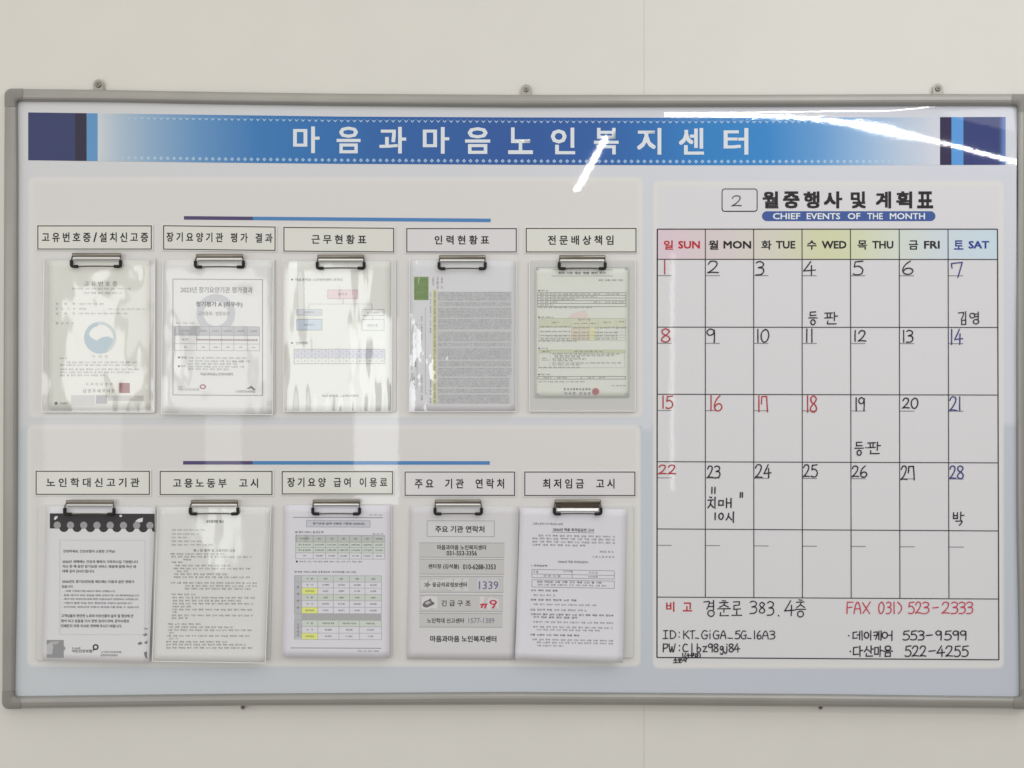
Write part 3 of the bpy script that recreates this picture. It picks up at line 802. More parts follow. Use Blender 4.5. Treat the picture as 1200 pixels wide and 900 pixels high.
for t, a, b, v0, v1 in NUM:
    n = int(t)
    red = n in (1, 8, 15, 22, 16, 17, 18); blue = n in (7, 14, 21, 28)
    keys = [('n7' if (c == '7' and n in (17, 27)) else c) for c in t]
    number(keys, split(a, b, len(t), t), v0, v1, RD if red else (BL if blue else BK), t, '%s handwritten date %s' % ('red' if red else ('blue' if blue else 'black'), t))
def note(items, col, label, w=1.45):
    w *= 1.14
    g = G()
    for ch, a, v0, b, v1 in items: hand(g, ch, a, v0, b, v1, col, w)
    g.build('handwritten_note', M_ink, board, label=label)
note([('2', 857.6, 229.3, 868.8, 241.5)], BK, 'handwritten 2 in the month box', 1.0)
note([('등', 947.8, 365.3, 957.8, 380.5), ('판', 966.7, 366, 981.5, 380)], BK, 'handwritten note under the 4th', 1.35)
note([('김', 1123.3, 365, 1133.8, 380.3), ('영', 1136.7, 365.5, 1148.2, 379.5)], BK, 'handwritten note under the 7th', 1.2)
note([('등', 1002, 518, 1011.8, 533.5), ('d', 1013.5, 523, 1016, 526), ('판', 1017, 518, 1031.8, 532)], BK, 'handwritten note under the 19th', 1.35)
note([('q', 833.6, 571, 838.8, 578), ('q', 867.2, 577.3, 870.6, 582.8), ('치', 829.7, 582.5, 838.7, 595), ('매', 842.2, 584, 857.3, 594.8), ('1', 836.9, 601, 839.4, 609), ('0', 842.4, 601.5, 847.6, 608.5), ('시', 851, 600, 860.7, 611)], BK, 'handwritten note under the 23rd', 1.5)
note([('박', 1117, 600, 1129.6, 615.5)], BK, 'handwritten note under the 28th', 1.35)
note([('경', 824.8, 703.5, 838.3, 722.3), ('춘', 841, 704, 856, 722), ('로', 857.8, 705, 869.3, 721.5), ('3', 878.8, 704.5, 886.7, 719), ('8', 890, 706, 896.2, 718.5), ('3', 899, 705, 906.7, 721), ('.', 910.5, 712, 914.5, 722), ('4', 919.4, 704, 931.5, 721.5), ('층', 932.4, 703, 944, 723)], BK, 'handwritten address in the remarks row', 1.25)
ids = [('I', 777, 783), ('D', 785, 792), (':', 794, 798), ('K', 801, 807.7), ('T', 808.5, 814.3), ('_', 814.8, 818.9), ('G', 822.4, 829.4), ('i', 830.5, 833.5), ('G', 836, 843), ('A', 844.4, 851), ('_', 853, 858.5), ('5', 861.5, 867.4), ('G', 868.5, 874.7), ('_', 875.7, 880.3), ('1', 882.8, 885.6), ('6', 887.2, 892), ('A', 893.5, 900.6), ('3', 902, 908)]
note([(c, a, 739 + (a - 777) * .003, b, 748.4 + (a - 777) * .003) for c, a, b in ids], BK, 'handwritten network name line', 1.15)
pws = [('P', 777, 783), ('W', 784, 791.3), (':', 794.5, 798), ('c', 800, 806.3), ('1', 809.3, 812.6), ('b', 816.7, 821.4), ('z', 823.6, 828.6), ('9', 830.2, 835.2), ('8', 836.5, 841.6), ('g', 843.8, 848), ('j', 848.8, 853.2), ('8', 854.3, 859.5), ('4', 860.5, 866.8)]
note([(c, a, 754.5, b, 764) for c, a, b in pws], BK, 'handwritten password line', 1.25)
note([('소', 789.3, 771.2, 794, 776.8), ('문', 794.8, 771, 799.2, 776.6), ('자', 800, 770, 805, 775.6), ('(', 802.5, 765.5, 804, 771), ('소', 804.5, 765.8, 808.8, 771.2), ('문', 809.4, 765.5, 813.6, 771), ('자', 814.2, 765.5, 818.4, 771), (')', 819.2, 765, 820.8, 770.5), ('1', 799.5, 765.5, 801, 770)], BK, 'tiny cramped handwriting across the bottom line', 1.15)
fx = [('F', 992.2, 999.6), ('A', 1000.8, 1009.3), ('X', 1011, 1020), ('0', 1029.8, 1036), ('3', 1038.7, 1044.3), ('1', 1046.5, 1049.3), (')', 1052, 1056.6), ('5', 1064.5, 1071.7), ('2', 1072.8, 1079.6), ('3', 1081, 1088.6), ('-', 1093, 1099.8), ('2', 1104, 1112.7), ('3', 1114.8, 1122.4), ('3', 1124, 1131.2), ('3', 1132.6, 1140)]
note([(c, a, 705.6, b, 719) for c, a, b in fx], C(186, 66, 84), 'red handwritten fax number', 1.3)
ca = [('d', 993.5, 996), ('데', 999.6, 1010.6), ('이', 1013, 1021.4), ('케', 1024, 1032.8), ('어', 1034, 1046), ('5', 1058.3, 1066), ('5', 1067.3, 1074.6), ('3', 1076, 1082.8), ('-', 1085.5, 1092.6), ('9', 1096.8, 1103.6), ('5', 1107.2, 1115), ('9', 1116.8, 1123.8), ('9', 1125.6, 1132.6)]
note([(c, a, 739.3, b, 750) for c, a, b in ca], BK, 'upper handwritten telephone line', 1.35)
cb = [('d', 995.3, 998), ('다', 1000, 1011), ('산', 1013, 1023.5), ('마', 1025, 1034), ('음', 1035.3, 1046), ('5', 1060.7, 1068), ('2', 1069, 1076.5), ('2', 1078, 1085.3), ('-', 1088.5, 1096), ('4', 1098, 1107), ('2', 1108.3, 1116.6), ('5', 1118.5, 1125.8), ('5', 1127.3, 1135)]
note([(c, a, 757, b, 769.3) for c, a, b in cb], BK, 'lower handwritten telephone line', 1.35)

# ================================================================ TITLE CARDS
CARDS = [
 ('고유번호증/설치신고증', (44.3, 264.7, 177.3, 291.8), (49, 272.3, 173.7, 283.7), 0.6, 0.0, 'leftmost card in the upper row, above the certificate with the blue round emblem'),
 ('장기요양기관 평가 결과', (191.7, 264.5, 322.3, 291.9), (194.9, 272.0, 319.3, 283.2), 0.5, 0.012, 'second card in the upper row, above the black-bordered evaluation sheet'),
 ('근무현황표', (332.7, 266.5, 461.3, 294.2), (365, 274.8, 429.3, 285.8), 0.5, 0.008, 'centre card in the upper row, above the organisation chart'),
 ('인력현황표', (476.7, 267.9, 605, 295.2), (509, 275.8, 573.3, 286.6), 0.5, 0.0, 'fourth card in the upper row, above the sheet with a green block'),
 ('전문배상책임', (616.7, 267.7, 745.3, 295.2), (642, 275.8, 720, 287), 0.5, 0.0, 'rightmost card in the upper row, above the pale green insurance certificate'),
 ('노인학대신고기관', (42.3, 552.3, 175, 579.3), (54.3, 560, 163.3, 570.8), 0.5, 0.0, 'leftmost card in the lower row, above the notice with black scalloped top'),
 ('고용노동부 고시', (187.7, 552.4, 318.7, 579.6), (202.7, 560.6, 303.3, 571.6), 0.85, 0.0, 'second card in the lower row, above the tilted laminated text sheet'),
 ('장기요양 급여 이용료', (330.7, 552.7, 460, 578.8), (336.7, 559.6, 454, 570.8), 0.5, 0.0, 'centre card in the lower row, above the grey and yellow fee tables'),
 ('주요 기관 연락처', (474.7, 553.2, 603, 580.5), (486, 561, 591.7, 572.5), 0.8, 0.0, 'fourth card in the lower row, above the telephone list'),
 ('최저임금 고시', (615, 553.2, 744, 580.7), (636, 561, 721, 572.5), 0.85, 0.0, 'rightmost card in the lower row, above the minimum wage notice'),
]
def slab(u0, v0, u1, v1, d0, d1, col, slope=0.0, r=0.0):
    """a flat slab; slope lowers its right end"""
    g = G()
    q = [(u0, v0), (u1, v0 + slope * (u1 - u0)), (u1, v1 + slope * (u1 - u0)), (u0, v1)]
    pts = [P(u, v, d1) for u, v in q] + [P(u, v, d0) for u, v in q]
    g.add(pts, [[3, 2, 1, 0], [0, 1, 5, 4], [1, 2, 6, 5], [2, 3, 7, 6], [3, 0, 4, 7]], col)
    return g
for i, (txt, (u0, v0, u1, v1), tb, gap, sl, lab) in enumerate(CARDS):
    cc = C(207, 207, 201) if i not in (3, 8, 9) else C(205, 203, 205)
    e = empty('title_card', P((u0 + u1) / 2, v1, 0.001), label=lab, category='label card', group='white title cards above the clipboards')
    off = Vector(e.location)
    def put(g, name, m):
        ob = g.build(name, m, e)
        for vv in ob.data.vertices: vv.co -= off
        return ob
    g = slab(u0 - 2.2, v0 - 1.6, u1 + 2.2, v1 + 1.6, 0.0008, 0.0024, cc, sl)
    ob = put(g, 'card', M_card)
    g = G(); dp = lambda u, v: 0.0026; dp2 = lambda u, v: 0.00265
    s1 = sl * (u1 - u0); K = C(52, 52, 50)
    g.line(u0 - .5, v0, u1 + .5, v0 + s1, 1.1, K, dp); g.line(u0 - .5, v1, u1 + .5, v1 + s1, 1.1, K, dp)
    g.line(u0, v0, u0, v1, 1.1, K, dp2); g.line(u1, v0 + s1, u1, v1 + s1, 1.1, K, dp2)
    put(g, 'card_border', M_card)
    g = G(); g.spaced(txt, *tb, C(34, 34, 34), dp, bold=0.026, gap=gap, slope=sl, fill=0.74)
    put(g, 'card_lettering', M_card)

# ================================================================ CLIPBOARDS
def tube_pts(g, path, r, n=8, col=None):
    rings = []
    for i, p in enumerate(path):
        a = Vector(path[max(0, i - 1)]); b = Vector(path[min(len(path) - 1, i + 1)])
        t = (b - a).normalized()
        x = t.cross(Vector((0, 1, 0)))
        x = x.normalized() if x.length > 1e-4 else Vector((1, 0, 0))
        y = t.cross(x).normalized()
        rings.append([Vector(p) + x * r * math.cos(2 * math.pi * k / n) + y * r * math.sin(2 * math.pi * k / n) for k in range(n)])
    pts = [q for R in rings for q in R]
    fs = [[j * n + k, j * n + (k + 1) % n, (j + 1) * n + (k + 1) % n, (j + 1) * n + k] for j in range(len(rings) - 1) for k in range(n)]
    fs += [list(range(n))[::-1], [(len(rings) - 1) * n + k for k in range(n)]]
    g.add(pts, fs, col)
def shift(ob, off):
    for vv in ob.data.vertices: vv.co -= off
def clipboard(plate, bar, outer, vb, label, thick=False):
    """plate: four corners TL TR BR BL; bar u-range and top v; outer u-range of the wire; vb bottom of the wire"""
    loc = P((plate[2][0] + plate[3][0]) / 2, plate[2][1], 0.001)
    e = empty('clipboard', loc, label=label, category='clipboard', group='clipboards with steel clips on the notice board')
    off = Vector(loc)
    g = G(); R = 3.0; n = 4; ol = []
    cs = [plate[0], plate[1], plate[2], plate[3]]
    sg = [(1, 1), (-1, 1), (-1, -1), (1, -1)]
    for (cu, cv), (sx, sy), a0 in zip(cs, sg, (180, 270, 0, 90)):
        for k in range(n + 1):
            a = math.radians(a0 + 90 * k / n)
            ol.append((cu + sx * R + R * math.cos(a), cv + sy * R + R * math.sin(a)))
    m = len(ol)
    pts = [P(u, v, 0.0042) for u, v in ol] + [P(u, v, 0.0038) for u, v in ol] + [P(u, v, 0.0012) for u, v in ol]
    cu = sum(p[0] for p in ol) / m; cv = sum(p[1] for p in ol) / m
    pts = [P(u + (cu - u) * .004, v + (cv - v) * .004, 0.0042) for u, v in ol] + pts[m:]
    fs = [list(range(m))[::-1]] + [[i, (i + 1) % m, m + (i + 1) % m, m + i] for i in range(m)] + [[m + i, m + (i + 1) % m, 2 * m + (i + 1) % m, 2 * m + i] for i in range(m)]
    g.add(pts, fs, None)
    ob = g.build('board_plate', M_plate, e); shift(ob, off)
    # clip: rolled spring bar, tongue, wire, rubber corners
    clip = empty('clip', (0, 0, 0)); clip.parent = e
    u0, u1, v0 = bar
    hb = 2.4
    g = G(); n = 14; ends = (u0, u1)
    ring = []
    for k in range(n):
        a = 2 * math.pi * k / n
        ring.append((v0 + hb - hb * math.cos(a), 0.0095 + hb * S * math.sin(a) * 0.95))
    # shallow tapered ends
    pts = []
    for uu, sc in ((u0, .80), (u0 + 1.2, 1.0), (u1 - 1.2, 1.0), (u1, .80)):
        for vv, d in ring: pts.append(P(uu, v0 + hb + (vv - v0 - hb) * sc, 0.0095 + (d - 0.0095) * sc))
    fs = [[j * n + k, (j + 1) * n + k, (j + 1) * n + (k + 1) % n, j * n + (k + 1) % n] for j in range(3) for k in range(n)]
    fs += [list(range(n)), [3 * n + k for k in range(n)][::-1]]
    g.add(pts, fs, None)
    ob = g.build('clip_bar', M_steel, clip, smooth_=True); shift(ob, off)
    g = G()
    h2 = 5.2 if thick else (2.4 if vb < 400 else 1.9)
    # tongue under the bar, leaning so its face looks up
    q = [(u0 + 1.5, v0 + 4.0, 0.0098), (u1 - 1.5, v0 + 4.0, 0.0098), (u1 - 1.5, v0 + 4.4 + h2, 0.0088 if thick else 0.0122), (u0 + 1.5, v0 + 4.4 + h2, 0.0088 if thick else 0.0122)]
    pts = [P(*p) for p in q] + [P(p[0], p[1], p[2] - 0.0008) for p in q]
    g.add(pts, [[3, 2, 1, 0], [0, 1, 5, 4], [1, 2, 6, 5], [2, 3, 7, 6], [3, 0, 4, 7], [4, 5, 6, 7]], None)
    if not thick:
        pass
    ob = g.build('clip_tongue', M_steel_refl if thick else M_steel_lit, clip); shift(ob, off)
    if thick:
        g = G()
        q = [(u0 + 3, v0 + 10.2, 0.0076), (u1 - 3, v0 + 10.2, 0.0076), (u1 - 3, v0 + 13.2, 0.0092), (u0 + 3, v0 + 13.2, 0.0092)]
        pts = [P(*p) for p in q] + [P(p[0], p[1], p[2] - 0.0008) for p in q]
        g.add(pts, [[3, 2, 1, 0], [0, 1, 5, 4], [1, 2, 6, 5], [2, 3, 7, 6], [3, 0, 4, 7]], None)
        ob = g.build('clip_flange', M_steel_lit, clip); shift(ob, off)
        for ex in (u0 + 6, u1 - 7):
            g = G(); g.disc(ex, v0 + 8.6, .9, (0.02, 0.02, 0.02), lambda u, v: 0.0100)
            ob = g.build('rivet_hole', M_dark, clip); shift(ob, off)
    a, b = outer
    g = G()
    path = [P(u0 + 1, v0 + 3.5, 0.010), P(a + 2.0, v0 + 6.5, 0.0105), P(a + 1.7, vb - 6, 0.0115), P(a + 1.7, vb - 2.6, 0.0115), P(a + 2.6, vb - 1.7, 0.0115)]
    for k in range(1, 8): path.append(P(a + (b - a) * k / 8, vb - 1.6 - 0.55 * math.sin(math.pi * k / 8), 0.0112))
    path += [P(b - 2.6, vb - 1.7, 0.0115), P(b - 1.7, vb - 2.6, 0.0115), P(b - 1.7, vb - 6, 0.0115), P(b - 2.0, v0 + 6.5, 0.0105), P(u1 - 1, v0 + 3.5, 0.010)]
    tube_pts(g, path, 0.0013)
    ob = g.build('clip_wire', M_wire, clip, smooth_=True); shift(ob, off)
    for x, sx in ((a, 1), (b, -1)):
        g = G()
        path = [P(x + sx * 1.75, vb - 9.0, 0.0115), P(x + sx * 1.75, vb - 8.4, 0.0115), P(x + sx * 1.75, vb - 3.4, 0.0115), P(x + sx * 2.3, vb - 2.2, 0.0115), P(x + sx * 3.4, vb - 1.75, 0.0115), P(x + sx * 8.6, vb - 1.75, 0.0115), P(x + sx * 9.2, vb - 1.75, 0.0115)]
        tube_pts(g, path, 0.0031, 10)
        ob = g.build('rubber_corner', M_rub, clip, smooth_=True); shift(ob, off)
def R4(u0, v0, u1, v1): return [(u0, v0), (u1, v0), (u1, v1), (u0, v1)]
CB = [
 (R4(50, 301.7, 182.3, 484), (84.3, 142, 296.3), (82, 143, ), 314, 'clipboard furthest left in the upper row, holding the sleeved certificate with blue emblem', False),
 (R4(190, 303.3, 322.2, 485), (229.5, 285, 297.4), (227.2, 287), 314.6, 'second clipboard in the upper row, holding the black-bordered evaluation sheet', False),
 (R4(333, 303.8, 464.4, 483), (371.8, 427, 298.3), (370, 428.4), 316, 'middle clipboard in the upper row, holding the sleeved organisation chart', False),
 (R4(479.3, 304, 605.2, 482.6), (514.4, 569, 298.9), (512.7, 570.4), 316.5, 'fourth clipboard in the upper row, holding the sleeved sheet with a green block', False),
 (R4(619.8, 304.3, 745.4, 482.6), (655.2, 709.6, 298.9), (653.6, 711), 316.5, 'clipboard furthest right in the upper row, holding the pale green certificate', False),
 ([(44.5, 592), (183.6, 592), (181, 774), (42.5, 774)], (77.2, 133.5, 586), (74.2, 135.3), 604.3, 'clipboard furthest left in the lower row, holding the notice with black scalloped top', False),
 ([(187, 591.6), (319.8, 591.8), (316.8, 772), (184, 772)], (223.6, 279, 585.8), (221.3, 280.5), 604, 'second clipboard in the lower row, behind the tilted laminated text sheet', False),
 (R4(332.3, 591.0, 459.8, 770.8), (366.4, 422, 585.4), (364.8, 423), 604, 'middle clipboard in the lower row, holding the grey and yellow fee tables', False),
 ([(480.4, 592.5), (607.4, 592.7), (605.4, 773.6), (476.8, 772.4)], (509.4, 564, 585.4), (508, 566), 604, 'fourth clipboard in the lower row, holding the telephone list', False),
 (R4(613, 592.5, 742.4, 770.9), (649.8, 704.3, 585.4), (647.9, 706), 604, 'clipboard furthest right in the lower row, its broad clip coloured with a brown reflection', True),
]
for c in CB: clipboard(*c)

# ================================================================ DOCUMENTS
WORDS = '노인 복지 센터 장기 요양 기관 평가 결과 급여 이용 고시 최저 임금 적용 고용 노동부 인력 현황 신고 연락처 주요 고객 건강 보험 안녕 감사 드립니다 다음과 같은 변화 서비스 제공 본인 부담금 구분 수가 방문 목욕 대상 확대 시행 기준 월 한도액'.split()
def filler(n, rnd):
    s = ''
    while len(s) < n: s += rnd.choice(WORDS) + '  '
    return s[:n].strip()
class Doc:
    def __init__(s, ox, oy, quad, curl, label, cat='document', base=0.0056, col=None, material=None, k=1 / 4.286, slope=0.0, group='papers held by the clipboards', seed=1, name='document', radius=0.0):
        s.ox, s.oy, s.k, s.slope = ox, oy, k, slope
        s.q = quad; s.base = base; s.curl = curl; s.rnd = random.Random(seed)
        loc = P((quad[2][0] + quad[3][0]) / 2, quad[2][1], base)
        s.e = empty(name, loc, label=label, category=cat, group=group); s.off = Vector(loc)
        s.g = G(); s.seed = seed
        g = G(); g.quadgrid(quad, col or C(206, 205, 208), s.dep, 14, 20)
        s.sheet = g.build('paper_sheet', material or M_paper, s.e, smooth_=True); shift(s.sheet, s.off)
        sol = s.sheet.modifiers.new('thickness', 'SOLIDIFY'); sol.thickness = 0.0003; sol.offset = -1
    def st(s, u, v):
        q = s.q
        t = (v - (q[0][1] + q[1][1]) / 2) / ((q[2][1] + q[3][1]) / 2 - (q[0][1] + q[1][1]) / 2)
        l = q[0][0] + (q[3][0] - q[0][0]) * t; r = q[1][0] + (q[2][0] - q[1][0]) * t
        return (u - l) / (r - l), t
    def dep(s, u, v):
        a, t = s.st(u, v)
        c0, c1, c2 = s.curl            # bottom curl, bow across, right-edge lift
        t = max(0, t); a_ = min(1, max(0, a))
        return s.base + c0 * t ** 3 + c1 * (1 - (2 * a_ - 1) ** 2) * t + c2 * a_ ** 3 * t * 0.7 + 0.0006 * noise.noise(Vector((u * 0.018, v * 0.012, s.seed))) * min(1, t * 2 + .2)
    def lay(s, off): return lambda u, v: s.dep(u, v) + off
    def xy(s, x, y): return s.ox + x * s.k, s.oy + (y + s.slope * x) * s.k
    def fill(s, x0, y0, x1, y1, col):
        s.g.quadgrid([s.xy(x0, y0), s.xy(x1, y0), s.xy(x1, y1), s.xy(x0, y1)], col, s.lay(0.00015), max(1, int((x1 - x0) / 40)), max(1, int((y1 - y0) / 40)))
    def ln(s, x0, y0, x1, y1, w=2.2, col=None):
        a, b = s.xy(x0, y0), s.xy(x1, y1)
        s.g.line(*a, *b, w * s.k, col or C(120, 120, 124), s.lay(0.00028 if abs(x1 - x0) > abs(y1 - y0) else 0.00031), 12)
    def frame(s, x0, y0, x1, y1, w=2.2, col=None):
        s.ln(x0, y0, x1, y0, w, col); s.ln(x0, y1, x1, y1, w, col); s.ln(x0, y0, x0, y1, w, col); s.ln(x1, y0, x1, y1, w, col)
    def table(s, xs, ys, w=1.8, col=None):
        for x in xs: s.ln(x, ys[0], x, ys[-1], w, col)
        for y in ys: s.ln(xs[0], y, xs[-1], y, w, col)
    def tx(s, t, x0, y0, x1, y1, col=None, bold=0.01, italic=0.0, rot=False):
        a, b = s.xy(x0, y0), (s.ox + x1 * s.k, s.oy + (y1 + s.slope * x0) * s.k)
        s.g.text(t, a[0], a[1], b[0], b[1], tuple(x * 0.72 for x in (col or C(70, 70, 74))), s.lay(0.00042), bold, slope=0 if rot else s.slope, italic=italic, rot=rot)
    def fl(s, x0, y, x1, h=9, col=None, bold=0.0, pre=''):
        """a line of small running text centred on y"""
        n = max(2, int((x1 - x0) / (h * 0.90)))
        s.tx(pre + filler(max(1, n - len(pre)), s.rnd), x0, y - h / 2, x1, y + h / 2, col or C(84, 84, 88), bold)
    def cells(s, xs, ys, fn, h=8, col=None):
        for j in range(len(ys) - 1):
            for i in range(len(xs) - 1):
                t = fn(i, j)
                if not t: continue
                w = min(xs[i + 1] - xs[i] - 8, h * 0.62 * len(t) if t[0].isdigit() else h * 0.95 * len(t))
                cx, cy = (xs[i] + xs[i + 1]) / 2, (ys[j] + ys[j + 1]) / 2
                s.tx(t, cx - w / 2, cy - h / 2, cx + w / 2, cy + h / 2, col or C(90, 90, 94), 0.0)
    def disc(s, x, y, r, col, ry=None, lay=0.0002):
        u, v = s.xy(x, y); s.g.disc(u, v, r * s.k, col, s.lay(lay), 28, (ry or r) * s.k)
    def ring(s, x, y, r0, r1, col, a0=0, a1=360, lay=0.00034, yk=1.0):
        u, v = s.xy(x, y); s.g.ring(u, v, r0 * s.k, r1 * s.k, col, s.lay(lay), 28, a0, a1, yk)
    def poly(s, pts, col, lay=0.0003):
        s.g.poly([s.xy(*p) for p in pts], col, s.lay(lay))
    def part(s, name):
        ob = s.g.build(name, M_toner, s.e); shift(ob, s.off); s.g = G(); return ob
    def sleeve(s, quad, material, amp=0.0009, sx=0.03, sy=0.012, lift=0.0022, feat=None):
        g = G(); nx, ny = 56, 76
        def dep(u, v):
            d = s.dep(u, v) + lift + amp * noise.noise(Vector((u * sx, v * sy, s.seed * 3.7))) + amp * 0.4 * noise.noise(Vector((u * sx * 2.6, v * sy * 2.2, s.seed * 9.1)))
            if feat: d += feat(u, v)
            return max(d, s.dep(u, v) + 0.0007)
        g.quadgrid(quad, None, dep, nx, ny)
        ob = g.build('plastic_sleeve', material, s.e, smooth_=True); shift(ob, s.off)
        # welded rim of the sleeve
        g = G(); rimc = C(224, 225, 226)
        (a, b, c, d) = quad
        for p, q2 in ((a, d), (d, c), (c, b)):
            for k in range(10):
                x0 = p[0] + (q2[0] - p[0]) * k / 10; y0 = p[1] + (q2[1] - p[1]) * k / 10
                x1 = p[0] + (q2[0] - p[0]) * (k + 1) / 10; y1 = p[1] + (q2[1] - p[1]) * (k + 1) / 10
                g.line(x0, y0, x1, y1, 0.8, rimc, lambda u, v: dep(u, v) + 0.0002)
        ob = g.build('sleeve_rim', M_lam, s.e); shift(ob, s.off)

GY = C(118, 118, 122); TXD = C(66, 66, 70)
# ---- 1 certificate with emblem
d = Doc(40, 290, R4(57, 305, 175.5, 479.5), (0.0012, 0.0004, 0), 'cream registration certificate with pale blue round emblem and red square seal', seed=1, col=C(222, 220, 212))
d.g = G()
pb = C(150, 172, 184); pb2 = C(176, 188, 190)
d.ring(331, 453, 66, 80, pb2, -100, 60); d.ring(331, 453, 60, 80, pb, 60, 260)
d.poly([(331 + 78 * math.cos(math.radians(a)), 453 + 72 * math.sin(math.radians(a))) for a in range(20, 200, 10)] + [(270, 430), (285, 452), (312, 468), (340, 452), (372, 446), (398, 462)], pb)
d.part('round_emblem')
sq = C(146, 84, 84)
d.fill(427, 680, 480, 731, sq)
for k in range(4):
    d.tx(['고유', '번호', '세무', '서장'][k], 431 + (k % 2) * 25, 684 + (k // 2) * 24, 451 + (k % 2) * 25, 704 + (k // 2) * 24, C(178, 130, 126), 0.0)
d.part('red_seal')
g2 = C(128, 128, 124)
d.g.spaced('고유번호증', *d.xy(250, 170), *d.xy(418, 194), C(120, 120, 116), d.lay(0.0004), 0.01)
d.fl(190, 207, 485, 9, C(140, 140, 136)); d.fl(250, 229, 440, 10, C(140, 140, 136))
for y, a, b in ((283, 225, 350), (308, 225, 262), (332, 222, 468)):
    d.g.spaced('단체명' if y == 283 else ('대표자명' if y == 308 else '소재지'), *d.xy(108, y - 6), *d.xy(206, y + 6), g2, d.lay(0.0004), 0.0, fill=0.35)
    d.fl(a, y, b, 9, g2)
d.fl(370, 310, 555, 9, C(150, 150, 148)); d.g.spaced('발급사유', *d.xy(108, 374), *d.xy(200, 386), g2, d.lay(0.0004), 0.0, fill=0.5)
d.fl(128, 557, 165, 8, g2)
for y, a, b in ((577, 160, 515), (591, 130, 492), (612, 130, 525), (627, 130, 498), (642, 130, 355)): d.fl(a, y, b, 9, C(108, 108, 106))
d.g.spaced('국세청남양주', *d.xy(258, 680), *d.xy(395, 692), g2, d.lay(0.0004), 0.0, fill=0.6)
d.g.spaced('남양주세무서장', *d.xy(245, 711), *d.xy(405, 729), C(110, 110, 108), d.lay(0.0004), 0.01, fill=0.7)
d.g.spaced('국세청', *d.xy(290, 540), *d.xy(370, 556), C(160, 164, 162), d.lay(0.0004), 0.0, fill=0.5)
d.disc(110, 783, 8, C(110, 112, 118)); d.tx('국세청', 128, 777, 166, 790, C(130, 130, 134), 0.0)
d.fill(185, 742, 305, 792, C(190, 188, 186)); d.fill(310, 742, 366, 785, C(158, 156, 162)); d.fill(372, 744, 550, 770, C(186, 185, 180))
d.part('printed_text')
def feat1(u, v):
    return 0.0016 * math.exp(-((u - 130) / 42) ** 2 - ((v - 372) / 45) ** 2) + 0.0012 * math.exp(-((u - 78) / 30) ** 2 - ((v - 440) / 40) ** 2)
d.sleeve([(51.5, 303), (181.5, 303.5), (180.2, 483), (48.8, 482.7)], M_film, 0.0012, 0.02, 0.018, feat=feat1)

# ---- 2 evaluation sheet, laminated
d = Doc(180, 290, [(190.8, 304), (320.3, 304.8), (319.3, 485.8), (188.9, 485)], (0.0015, 0.0008, 0), 'laminated evaluation sheet with thin black border, grey table and red oval logo', seed=2, col=C(220, 220, 225), material=M_lam)
d.g = G(); d.slope = 0.006
d.ring(312, 330, 62, 98, C(190, 191, 195), 0, 360, 0.0002)
d.part('grey_watermark')
d.fill(105, 395, 532, 440, C(184, 185, 189)); d.fill(105, 395, 215, 440, C(172, 172, 177))
d.table([105, 216, 281, 341, 403, 471, 532], [395, 440, 482, 516], 2, C(150, 150, 155))
heads = ['평가영역', '기관운영', '환경안전', '수급자권리', '급여제공', '급여결과']
d.cells([105, 216, 281, 341, 403, 471, 532], [395, 440], lambda i, j: heads[i], 9)
d.cells([105, 216], [440, 482, 516], lambda i, j: ['총 점수', '점수'][j], 9, TXD)
d.cells([216, 281, 341, 403, 471, 532], [482, 516], lambda i, j: ['20점', '100점', '90점', '97점', '95점'][i], 8, C(80, 80, 84))
d.tx('●●●●●●●●●●●●●●●●●●●●●●●●●●●●●', 216, 458, 522, 466, C(150, 104, 112), 0.0)
d.part('score_table')
d.frame(97, 158, 547, 740, 2.6, C(92, 92, 96))
d.tx('2023년 장기요양기관 평가결과', 135, 196, 497, 226, C(132, 132, 138), 0.006)
d.tx('정기평가 A (최우수)', 213, 270, 446, 300, C(74, 74, 80), 0.02)
d.tx('급여종류 : 방문요양', 224, 320, 382, 340, C(140, 140, 146), 0.0)
d.fl(110, 379, 202, 8, C(110, 110, 114))
for y, a, b, c in ((553, 176, 468, 0), (569, 176, 484, 0), (583, 176, 420, 0), (597, 176, 456, 0), (610, 176, 376, 0)): d.fl(a, y, b, 9, C(118, 118, 122))
d.fl(395, 570, 452, 9, C(168, 90, 96)); d.tx('■ 종합', 122, 546, 166, 557, TXD, 0.0); d.tx('■ 우수', 122, 590, 160, 601, TXD, 0.0)
d.tx('마음과마음노인복지센터', 236, 627, 398, 642, C(90, 90, 96), 0.01)
d.tx('국민건강보험', 120, 706, 228, 718, C(150, 140, 144), 0.0); d.tx('평생건강', 120, 695, 160, 703, C(168, 160, 164), 0.0)
d.tx('노인장기요양보험', 412, 714, 508, 727, C(96, 96, 102), 0.01)
d.poly([(466, 706), (490, 692), (514, 712), (500, 712), (490, 703), (478, 708)], C(104, 104, 110))
d.part('printed_text')
d.ring(247, 698, 9, 16, C(156, 84, 100), yk=0.78)
d.part('red_oval_logo')
d.sleeve([(190.8, 304), (320.3, 304.8), (319.3, 485.8), (188.9, 485)], M_film, 0.0007, 0.02, 0.02)

